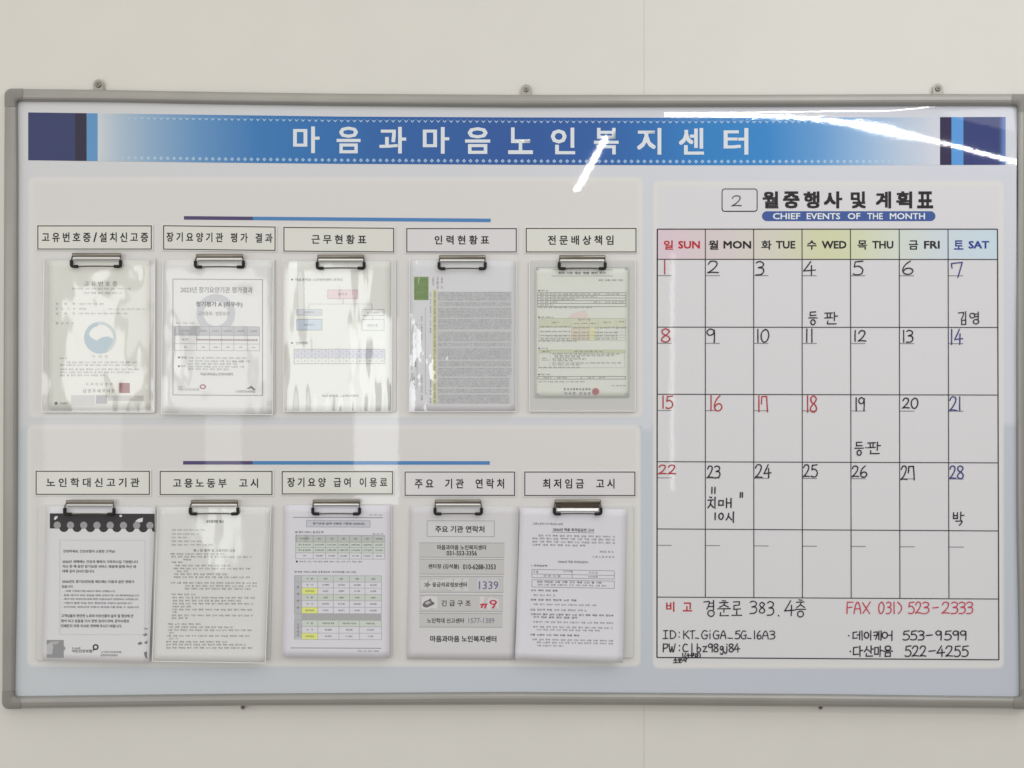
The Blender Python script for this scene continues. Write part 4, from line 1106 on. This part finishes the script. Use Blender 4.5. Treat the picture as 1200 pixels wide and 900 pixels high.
# ---- 3 organisation chart
d = Doc(325, 290, R4(333.8, 306, 457.5, 481.8), (0.001, 0.0005, 0), 'pale organisation chart in a streaky clear sleeve with pink and blue boxes', seed=3, col=C(217, 218, 213))
d.g = G(); bx = C(136, 136, 140)
d.fill(253, 213, 404, 257, C(212, 188, 192)); d.frame(253, 213, 404, 257, 2, C(170, 146, 150)); d.tx('센 터 장', 305, 228, 352, 240, C(110, 90, 96), 0.0)
d.ln(330, 257, 330, 284, 2.4, bx); d.ln(158, 284, 475, 284, 2, C(165, 165, 168)); d.ln(158, 284, 158, 310, 2, C(165, 165, 168)); d.ln(475, 284, 475, 315, 2.4, bx)
d.fill(97, 311, 224, 341, C(192, 196, 204)); d.frame(97, 311, 224, 341, 2, C(160, 160, 164)); d.tx('사회복지사', 132, 320, 186, 331, bx, 0.0)
d.fill(97, 361, 224, 415, C(186, 197, 212)); d.frame(97, 361, 224, 415, 2.4, bx); d.tx('요양보호사', 132, 382, 186, 394, C(124, 134, 150), 0.0)
d.frame(425, 311, 536, 342, 2, bx); d.tx('사무행정', 450, 322, 508, 334, bx, 0.0); d.frame(425, 362, 536, 416, 2, bx); d.tx('방문간호', 452, 384, 506, 398, bx, 0.0)
d.ln(478, 342, 478, 362, 2, bx)
d.part('chart_boxes')
d.fill(84, 512, 540, 556, C(194, 194, 206)); d.table([84, 120, 154, 190, 224, 258, 294, 330, 364, 398, 422, 450, 480, 510, 540], [511, 534, 556, 584], 1.6, C(156, 154, 164))
d.cells([84, 120, 154, 190, 224, 258, 294, 330, 364, 398, 422, 450, 480, 510, 540], [511, 534, 556, 584], lambda i, j: '%d명' % (j + i) if (i + j) % 2 else '계', 8, C(120, 118, 134))
d.frame(84, 511, 540, 584, 2.4, C(130, 128, 136))
d.part('staff_table')
d.disc(74, 161, 5, TXD); d.tx('마음과마음 노인복지센터 조직도', 90, 155, 330, 168, C(96, 96, 96), 0.01)
d.disc(74, 480, 5, TXD); d.tx('인력현황', 92, 473, 154, 487, C(96, 96, 96), 0.01)
d.tx('마음과마음 노인복지센터', 226, 739, 406, 751, C(84, 84, 84), 0.01)
d.part('printed_text')
def feat3(u, v):
    t = smooth((v - 440) / 40)
    return 0.00038 * t * math.sin(u * 0.42 + math.sin(v * .05)) * (0.6 + 0.4 * noise.noise(Vector((u * .03, 0, 5)))) + 0.0007 * math.exp(-((u - 436) / 9) ** 2) * smooth((400 - v) / 60)
d.sleeve([(332.8, 304.3), (459.5, 304.5), (458.8, 482), (332.6, 482)], M_film2, 0.0005, 0.032, 0.012, feat=feat3)

# ---- 4 dense sheet with green block
d = Doc(470, 290, R4(480.3, 305, 604, 481.5), (0.001, 0.0005, 0), 'sheet turned sideways with dense grey rows, yellow strip and green block, in sleeve', seed=4, col=C(213, 213, 217))
d.g = G()
d.fill(65, 147, 138, 264, C(116, 146, 84))
for k in range(6): d.tx(filler(11, d.rnd), 70 + k * 11, 155, 76 + k * 11, 256, C(88, 118, 66), 0.0, rot=True)
d.part('green_block')
d.fill(161, 214, 178, 786, C(196, 196, 146)); d.tx(filler(26, d.rnd), 164, 222, 174, 498, C(150, 142, 70), 0.0, rot=True); d.tx(filler(26, d.rnd), 164, 510, 174, 780, C(150, 142, 70), 0.0, rot=True)
d.part('yellow_strip')
d.fill(182, 222, 556, 786, C(198, 198, 201))
rn = random.Random(5)
y = 224
tickc = [C(176, 176, 180), C(160, 160, 165), C(184, 184, 188)]
sepy = (268, 298, 352, 412, 420, 470, 498, 567, 600, 648, 700, 735)
while y < 784:
    h = rn.choice((4.2, 5.0, 5.6))
    dot = any(abs(y - sy) < 4 for sy in sepy)
    x1 = 556 if y < 640 else 545
    x = 184
    while x < x1 - 4:
        w = 2.6 + rn.random() * 1.6
        if rn.random() > (0.55 if dot else 0.06):
            d.g.quadgrid([d.xy(x, y), d.xy(x + w, y), d.xy(x + w, y + h), d.xy(x, y + h)], C(206, 206, 208) if dot else rn.choice(tickc), d.lay(0.0004))
        x += w + 1.5
    y += h + 2.2
rows_ = d.part('dense_rows'); rows_['kind'] = 'stuff'
for x, y0, y1, h in ((72, 400, 500, 8), (72, 570, 600, 9), (66, 650, 690, 9), (104, 345, 460, 7), (104, 640, 768, 8), (148, 222, 352, 7), (148, 366, 430, 7), (148, 660, 782, 8)):
    d.tx(filler(int((y1 - y0) / 9), d.rnd), x - h / 2, y0, x + h / 2, y1, C(96, 96, 100), 0.0, rot=True)
d.frame(56, 385, 80, 705, 1.6, C(150, 150, 154)); d.ln(122, 305, 122, 735, 1.6, C(160, 160, 164)); d.ln(122, 305, 130, 305, 1.6, C(160, 160, 164)); d.ln(122, 735, 134, 735, 1.6, C(160, 160, 164))
for k, (a, b) in enumerate(((150, 190), (148, 208), (150, 206))):
    d.tx(filler(5, d.rnd), 156 + k * 22, a, 167 + k * 22, b, C(160, 128, 140), 0.0, rot=True)
d.part('printed_text')
def feat4(u, v):
    r = math.hypot((u - 507) / 24, (v - 424) / 26)
    return 0.0011 * math.exp(-r * r) + 0.0004 * math.exp(-r * r * .6) * noise.noise(Vector((u * .25, v * .25, 2))) + 0.0007 * math.exp(-((u - 494 - (v - 330) * .12) / 3.5) ** 2) * smooth((360 - v) / 30)
d.sleeve([(479.8, 304), (605, 304.3), (604.6, 482.3), (479.6, 482.3)], M_film3, 0.0008, 0.03, 0.02, feat=feat4)

# ---- 5 pale green insurance certificate
d = Doc(610, 290, R4(626.8, 313.3, 737.2, 465.6), (0.0006, 0.0002, 0), 'pale green insurance certificate with small tables, yellow cells and round red seal', seed=5, col=C(215, 218, 211))
d.g = G(); K5 = C(96, 98, 94)
d.frame(78, 100, 540, 748, 1.6, C(160, 164, 158)); d.frame(73, 104, 545, 744, 1.2, C(176, 180, 172))
for x, y in ((84, 106), (532, 106), (86, 740), (532, 740)): d.ring(x, y, 3, 8, C(168, 172, 162))
d.part('ornamental_border')
d.poly([(232, 356), (262, 330), (300, 320), (325, 316), (345, 356)], C(216, 204, 198), 0.00015)
d.fill(92, 356, 528, 400, C(206, 208, 188)); d.fill(256, 400, 345, 466, C(212, 204, 188)); d.fill(345, 400, 378, 466, C(214, 214, 178)); d.fill(92, 515, 528, 530, C(196, 200, 170)); d.fill(92, 358, 250, 400, C(200, 204, 182))
d.part('tinted_cells')
d.table([86, 152, 530], [227, 240, 254, 267, 281, 297], 2.0, K5)
for k, y in enumerate((234, 247, 261, 274, 289)):
    d.fl(98, y, 140, 7, C(90, 90, 90)); d.fl(160, y, (350, 385, 270, 182, 165)[k], 7, C(100, 100, 98))
d.fl(365, 234, 400, 7); d.fl(430, 234, 496, 7); d.fl(366, 274, 400, 7); d.fl(425, 274, 518, 8)
d.frame(92, 356, 528, 466, 1.2, C(150, 152, 140)); d.ln(92, 400, 528, 400, 1.4, C(150, 152, 140)); d.ln(92, 424, 528, 424, 1.2, C(160, 162, 152)); d.ln(92, 440, 528, 440, 1.4, C(140, 142, 132)); d.ln(92, 453, 528, 453, 1.2, C(160, 162, 152))
for x in (256, 300, 345, 390, 480): d.ln(x, 366, x, 466, 1.1, C(160, 162, 148))
d.fl(160, 376, 196, 7); d.fl(290, 363, 350, 7); d.fl(415, 376, 452, 7); d.fl(494, 372, 522, 7); d.fl(268, 382, 292, 7); d.fl(305, 382, 335, 7); d.fl(352, 382, 378, 7)
for y in (398, 422, 444, 459):
    d.fl(100, y, 248, 7, C(84, 84, 80)); d.fl(264, y + 6 if y < 430 else y, 298, 7, C(110, 100, 90)); d.fl(308, y + 6 if y < 430 else y, 342, 7, C(110, 100, 90)); d.fl(372, y + 6 if y < 430 else y, 486 if y > 400 else 530, 7, C(96, 96, 84))
d.frame(92, 515, 524, 604, 1.2, C(158, 160, 152)); d.ln(92, 530, 524, 530, 1.2, C(158, 160, 152)); d.ln(148, 515, 148, 604, 1.2, C(170, 172, 164)); d.fl(110, 522, 140, 7); d.fl(270, 522, 412, 7); d.fl(108, 556, 130, 6); d.fl(106, 566, 138, 6)
for y, a, b in ((535, 160, 496), (543, 170, 470), (551, 170, 300), (560, 160, 328), (568, 160, 262), (580, 160, 504), (589, 160, 298)): d.fl(a, y, b, 7, C(92, 92, 90))
d.table([86, 152, 305, 395, 528], [648, 661], 2.0, K5); d.fl(115, 654, 142, 7); d.fl(180, 654, 232, 7); d.fl(334, 654, 370, 7); d.fl(398, 654, 424, 7)
d.part('form_tables')
d.fl(190, 128, 428, 12, C(60, 60, 58), 0.02); d.ln(160, 112, 462, 112, 1.8, C(110, 110, 108)); d.ln(155, 143, 462, 143, 1.8, C(120, 120, 118)); d.fl(392, 164, 514, 8, C(60, 60, 60), 0.01)
for y, b in ((217, 136), (350, 165), (507, 136), (638, 148)): d.disc(93, y, 4, C(50, 50, 50)); d.fl(102, y, b, 7, C(90, 90, 88))
for y, b in ((302, 360), (470, 282), (603, 298), (674, 324)): d.fl(90, y, b, 7, C(96, 96, 94))
d.fl(456, 694, 528, 6, C(80, 80, 80), 0.01); d.g.spaced('한국사회복지공제회', *d.xy(217, 706), *d.xy(352, 718), C(70, 70, 70), d.lay(0.0004), 0.015)
d.g.spaced('이사장 강선경', *d.xy(220, 726), *d.xy(352, 740), C(84, 84, 84), d.lay(0.0004), 0.005)
d.part('printed_text')
d.disc(377, 724, 19, C(166, 112, 116), lay=0.00045); d.ring(377, 724, 15, 18, C(196, 150, 150), lay=0.0005); d.tx('직인', 367, 716, 387, 733, C(204, 160, 160), 0.0)
d.part('round_seal')
d.sleeve([(620.4, 305), (744.6, 305.3), (744.4, 481.8), (620.4, 481.8)], M_film, 0.0006, 0.02, 0.02, lift=0.0018)

# ---- 6 photocopied notice
d = Doc(35, 580, [(54.2, 592.6), (182.3, 594.2), (174.6, 777.2), (50.3, 773.6)], (0.0060, 0.0018, 0.004), 'photocopied greeting notice with black scalloped top edge and round logo', seed=6, col=C(207, 206, 209), slope=0.004)
d.g = G(); bk = C(58, 56, 58)
xs_ = [603 - i * 66.5 for i in range(8)]
d.fill(100, 92, 627, 168, bk)
for k, cx in enumerate(xs_[:-1]): d.disc(cx - 33.2, 162, 23.5, bk, lay=0.00019 + 0.00001 * (k % 2))
d.poly([(612, 168), (627, 168), (627, 184), (616, 180)], bk, 0.0002)
for cx in xs_: d.disc(cx, 151, 18, C(148, 147, 149), lay=0.00032)
for pts in ([(120, 118), (128, 106), (140, 106), (138, 116), (126, 126)], [(528, 130), (545, 118), (568, 112), (566, 132), (552, 136)], [(450, 100), (458, 97), (464, 104), (458, 110), (450, 107)]): d.poly(pts, C(206, 206, 208), 0.00036)
d.part('scalloped_header')
lt = C(192, 192, 196)
d.frame(150, 226, 578, 700, 3, lt)
tc6 = C(62, 62, 66)
for t, x0, y, x1, h in (('안녕하세요, 건강보험의 소중한 고객님!', 168, 282, 428, 15), ('2026년 새해에는 건강과 행복이 가득하시길 기원합니다', 163, 334, 543, 15), ('지난 한 해 동안 장기요양 서비스 제공에 함께 하신 데', 163, 358, 532, 15), ('대해 깊이 감사드립니다.', 163, 382, 325, 15),
        ('2026년도 장기요양보험 제도에는 다음과 같은 변화가', 162, 434, 524, 15), ('있습니다.', 160, 459, 218, 14)): d.tx(t, x0, y - h / 2, x1, y + h / 2, tc6, 0.012)
for t, x0, y, x1 in (('- 치매 가족휴가제 대상이 확대 시행됩니다', 170, 482, 428), ('- 통합 재가의 부담 경감을 위해 교육이 월 1회 확대되었습니다', 162, 503, 548), ('- 재가기관 요양보호사에 대한 이용요금이 변경되어 시작됩니다', 162, 522, 545), ('- 거동이 불편 하실 경우 방문진료 이용이 높아집니다', 162, 542, 512), ('- 인지지원, 방문요양 이용시 복지용구를 받을 수 있습니다', 160, 562, 548)): d.tx(t, x0, y - 5, x1, y + 5, C(74, 74, 78), 0.01)
for t, x0, y, x1 in (('고객님들의 편안한 노후와 어르신들의 삶의 질 향상에 큰', 158, 606, 520), ('힘이 되고 있음을 다시 한번 감사드리며, 문의사항은', 157, 632, 500), ('언제든지 저희 지사로 연락해 주시기 바랍니다.', 156, 657, 462)): d.tx(t, x0, y - 8, x1, y + 8, tc6, 0.012)
d.tx('h·well', 212, 764, 252, 772, tc6, 0.01); d.tx('국민건강보험', 210, 775, 312, 791, tc6, 0.014); d.tx('노인장기요양보험', 356, 782, 458, 793, C(90, 90, 94), 0.005); d.tx('남양주운영센터', 356, 798, 440, 809, C(90, 90, 94), 0.005)
d.part('printed_text')
d.ring(330, 763, 8, 15, C(54, 54, 58), lay=0.0003); d.poly([(318, 770), (324, 778), (316, 784)], C(54, 54, 58))
d.part('round_logo')
d.fill(84, 728, 170, 818, C(140, 140, 143)); d.poly([(84, 752), (104, 742), (118, 760), (112, 800), (84, 800)], C(178, 177, 178)); d.poly([(98, 738), (150, 732), (138, 748), (112, 752)], C(168, 167, 168)); d.disc(166, 770, 12, C(140, 140, 143))
for pts in ([(572, 664), (592, 668), (590, 674), (574, 672)], [(566, 700), (582, 690), (592, 700), (578, 708)], [(540, 742), (558, 734), (566, 746), (548, 752)], [(572, 740), (592, 728), (588, 748)], [(572, 790), (588, 782), (590, 822), (578, 812)]): d.poly(pts, C(118, 118, 122))
d.part('photocopied_picture')

# ---- 7 laminated text sheet
d = Doc(175, 580, [(184.8, 593.8), (317.6, 594), (310.8, 777.0), (178.5, 774.8)], (0.008, 0.001, 0.004), 'tilted laminated sheet of small black text overlapping its neighbour', seed=8, col=C(219, 220, 216), material=M_lam, base=0.0068, slope=0.004)
d.g = G()
d.tx('성희롱예방 게시', 285, 124, 372, 140, C(70, 70, 72), 0.02)
for k, (y, b) in enumerate(((175, 278), (196, 246), (213, 188), (232, 262), (250, 318))): d.fl(112, y, b, 8, C(120, 120, 120))
d.tx('제 1 장 총칙 및 고충처리 규정', 220, 271, 430, 285, C(96, 96, 96), 0.01)
L7 = [(296, 106, 376), (310, 110, 512), (324, 170, 210), (338, 112, 166), (354, 130, 404), (369, 122, 506), (383, 138, 196), (397, 122, 390), (412, 122, 506), (441, 106, 540), (456, 178, 538), (470, 178, 510),
      (499, 108, 232), (515, 116, 530), (530, 116, 460), (545, 116, 520), (560, 116, 208), (575, 114, 516), (588, 114, 138), (604, 112, 520), (618, 112, 190), (648, 92, 256), (663, 96, 418), (678, 92, 514), (692, 100, 122), (707, 86, 502), (721, 98, 140), (737, 84, 390), (751, 84, 484), (767, 84, 516)]
for y, a, b in L7: d.fl(a, y, b, 9, C(92, 92, 94))
d.part('printed_text')
d.sleeve([(184.8, 593.8), (317.6, 594), (310.8, 777.0), (178.5, 774.8)], M_film, 0.0005, 0.02, 0.015, lift=0.0014)

# ---- 8 fee tables
d = Doc(325, 580, [(333.6, 591.7), (457.5, 592.2), (456.4, 771.3), (331.3, 770.0)], (0.0040, 0.0016, 0.005), 'stack of white pages with grey fee tables and yellow highlighted cells', seed=9, col=C(206, 205, 212), slope=0.004, base=0.0062)
d.g = G()
d.fill(92, 201, 540, 236, C(176, 180, 178)); d.fill(92, 236, 540, 290, C(192, 200, 192)); d.fill(92, 201, 180, 236, C(166, 170, 168))
X1 = [92, 180, 242, 304, 362, 422, 480, 540]; Y1 = [201, 236, 263, 290, 320]
d.table(X1, Y1, 1.8, C(150, 152, 152))
d.cells(X1, Y1, lambda i, j: [['장기요양등급', '1등급', '2등급', '3등급', '4등급', '5등급', '인지지원'], ['재가 월 한도액'] + ['2,512,900', '2,331,200', '1,528,200', '1,409,700', '1,208,900', '676,320'], ['재가 월 일반형'] + ['2,306,400', '2,083,400', '1,485,700', '1,370,600', '1,177,000', '657,400'], ['가족'] + ['345,000', '312,000', '222,850', '211,450', '176,550', '98,550']][j][i], 8, C(86, 88, 88))
d.part('limit_table')
YL8 = C(212, 216, 128)
d.fill(86, 404, 122, 720, C(176, 176, 182)); d.fill(122, 404, 523, 436, C(190, 195, 192)); d.fill(122, 498, 523, 530, C(190, 197, 190)); d.fill(122, 595, 523, 628, C(164, 164, 166)); d.fill(122, 628, 523, 660, C(192, 200, 192))
for y in (466, 563, 693): d.fill(122, y, 203, y + 32, YL8)
Y2 = [404, 436, 466, 498, 530, 563, 595]
d.table([86, 122, 203, 281, 362, 440, 523], Y2, 1.8, C(158, 160, 160)); d.table([86, 122, 203, 309, 412, 523], [628, 660, 693, 725], 1.8, C(158, 160, 160))
d.cells([122, 203, 281, 362, 440, 523], Y2, lambda i, j: [['구  분', '30분', '60분', '90분', '120분'], ['수  가', '17,480', '25,360', '34,200', '43,530'], ['본인부담금', '2,622', '3,804', '5,130', '6,530'], ['구  분', '150분', '180분', '210분', '240분'], ['수  가', '50,750', '57,140', '62,940', '69,500'], ['본인부담금', '7,612', '8,571', '9,441', '10,425']][j][i], 9, C(90, 92, 92))
d.cells([122, 203, 309, 412, 523], [628, 660, 693, 725], lambda i, j: [['구  분', '차량이용 목욕', '차량이용 가정내', '차량미이용'], ['수  가', '84,680', '76,350', '47,690'], ['본인부담금', '12,702', '11,452', '7,153']][j][i], 9, C(90, 92, 92))
for t, y in (('방', 462), ('문', 497), ('요', 530), ('양', 566), ('방', 650), ('문', 668), ('목', 686), ('욕', 704)): d.tx(t, 99, y - 5, 109, y + 5, C(110, 110, 112), 0.0)
d.part('fee_table')
d.ln(80, 112, 530, 112, 3, C(120, 120, 126)); d.ln(66, 768, 522, 768, 3, C(120, 120, 126)); d.fill(146, 127, 466, 160, C(188, 188, 196)); d.frame(146, 127, 466, 160, 2, C(150, 150, 158))
d.tx('장기요양 급여 이용료 기준표 (2026년)', 178, 137, 438, 150, C(76, 76, 82), 0.015); d.fl(462, 99, 526, 6, C(110, 110, 114)); d.fl(478, 194, 532, 6)
d.tx('◎ 재가 서비스 월 한도액', 90, 181, 230, 192, C(76, 76, 80), 0.01); d.disc(98, 334, 5, C(50, 50, 52)); d.fl(110, 334, 424, 8, C(112, 112, 116))
d.tx('◎ 방문 서비스 (일반 감경대상자 / 본인부담률 15% 기준)', 86, 381, 396, 392, C(76, 76, 80), 0.005); d.fl(404, 782, 510, 7, C(104, 104, 108), 0.01)
d.part('printed_text')

# ---- 9 telephone list
d = Doc(465, 580, [(480.6, 593), (606.2, 593.2), (604.4, 773.2), (477.0, 772.0)], (0.0008, 0.0004, 0), 'grey telephone list with five boxed rows and a red 119 logo', seed=10, col=C(199, 198, 200), base=0.0050, slope=0.003)
d.g = G()
d.frame(152, 129, 490, 208, 2.4, C(150, 150, 152)); d.tx('주요 기관 연락처', 193, 154, 440, 188, C(52, 52, 56), 0.02)
d.part('heading_box')
bars = ((240, 312), (322, 397), (408, 488), (502, 584), (594, 663))
kx = lambda y: 113 + (y - 240) * 0.0
for a, b in bars:
    x1 = 541 - (a - 240) * 0.03
    d.fill(113, a, x1, b, C(186, 185, 184)); d.ln(113, a, x1, a, 2.2, C(140, 140, 142)); d.ln(113, b, x1, b, 2.2, C(140, 140, 142))
d.fill(125, 508, 204, 575, C(202, 200, 202)); d.fill(416, 508, 512, 575, C(202, 198, 200)); d.fill(120, 418, 360, 482, C(196, 195, 196)); d.fill(404, 414, 512, 484, C(192, 190, 196))
d.part('contact_rows')
k9 = C(62, 62, 66)
d.tx('마음과마음 노인복지센터', 203, 250, 448, 275, k9, 0.02); d.tx('031-553-3356', 250, 280, 402, 303, k9, 0.02)
d.tx('센터장 (김석불)', 158, 346, 313, 373, k9, 0.018); d.tx('010-6288-3353', 332, 347, 497, 373, k9, 0.018)
d.tx('응급의료정보센터', 178, 438, 352, 462, k9, 0.02); d.g.spaced('긴급구조', *d.xy(224, 528), *d.xy(372, 558), k9, d.lay(0.0004), 0.02)
d.tx('노인학대 신고센터', 152, 618, 337, 643, k9, 0.018); d.tx('마음과마음 노인복지센터', 168, 706, 500, 738, C(48, 48, 52), 0.026)
d.tx('1339', 412, 432, 510, 472, C(124, 122, 158), 0.01); d.tx('1577-1389', 360, 617, 490, 643, C(140, 140, 158), 0.0)
d.part('printed_text')
r9 = C(182, 66, 86)
for dx in (0, 17): d.poly([(419 + dx, 547), (440 + dx, 542), (429 + dx, 568), (419 + dx, 568), (426 + dx, 553), (417 + dx, 555)], r9, 0.0003 + dx * 0.000002)
d.ring(484, 538, 9, 19, r9, yk=.66); d.poly([(494, 542), (506, 534), (486, 568), (474, 568)], r9, 0.0004)
d.part('red_119_logo')
d.poly([(134, 440), (150, 444), (158, 430), (160, 444), (174, 452), (160, 456), (152, 470), (150, 456), (134, 462), (144, 450)], C(128, 128, 130))
d.poly([(128, 550), (140, 534), (156, 528), (170, 518), (176, 534), (190, 540), (186, 550), (150, 566), (134, 562)], C(104, 102, 104)); d.poly([(140, 542), (160, 532), (172, 540), (150, 552)], C(176, 174, 176), 0.0004)
d.part('small_pictograms')

# ---- 10 minimum wage notice
d = Doc(600, 580, [(609.8, 595), (734.6, 596.8), (730.0, 776.7), (603.5, 772.5)], (0.009, 0.0015, 0.006), 'white minimum wage notice hanging crooked below the broad clip', seed=11, col=C(205, 204, 210), slope=0.018, base=0.0062)
d.g = G(); q = lambda y, x=300: y
d.table([100, 302, 514], [372, 395, 413], 2, C(122, 122, 128)); d.frame(100, 424, 514, 460, 2, C(122, 122, 128))
d.tx('구 분', 106, 378, 132, 390, C(96, 96, 100), 0.005); d.tx('시간급', 254, 374, 302, 383, C(130, 130, 134), 0); d.tx('시 간 급', 386, 378, 430, 388, C(96, 96, 100), 0); d.tx('모 든 사 업', 158, 398, 242, 408, C(96, 96, 100), 0.0); d.tx('10,320원', 384, 399, 430, 408, C(96, 96, 100), 0.0)
d.part('wage_table')
d.tx('고용노동부고시 제2025-40호', 104, 136, 256, 148, C(104, 104, 108), 0.0); d.tx('2026년 적용 최저임금안 고시', 206, 162, 410, 178, C(74, 74, 78), 0.02); d.ln(200, 183, 412, 183, 2, C(100, 100, 104))
for y, a, b in ((201, 132, 516), (216, 102, 516), (232, 102, 516), (248, 102, 368)): d.fl(a, y, b, 10, C(88, 88, 92))
d.tx('2025. 8. 5.', 440, 272, 512, 281, C(110, 110, 114), 0.0); d.tx('고 용 노 동 부 장 관', 402, 298, 514, 308, C(110, 110, 114), 0.0)
d.tx('<2026년 적용 최저임금안>', 228, 325, 384, 337, C(76, 76, 80), 0.01); d.tx('1. 최저임금액', 97, 348, 176, 358, C(70, 70, 74), 0.012)
for y, a, b, bo in ((433, 126, 450, .012), (448, 130, 474, .0), (477, 96, 230, .016), (501, 108, 216, 0), (524, 94, 324, .016), (547, 108, 422, 0), (574, 92, 376, .008), (597, 94, 508, .016), (611, 108, 326, .016), (635, 106, 508, 0), (660, 106, 506, 0), (674, 124, 440, .0), (700, 90, 336, .016), (724, 104, 508, 0), (738, 124, 508, 0), (754, 124, 258, 0)):
    d.fl(a, y, b, 10 if bo else 9, C(84, 84, 88) if bo else C(98, 98, 102), bo)
d.part('printed_text')
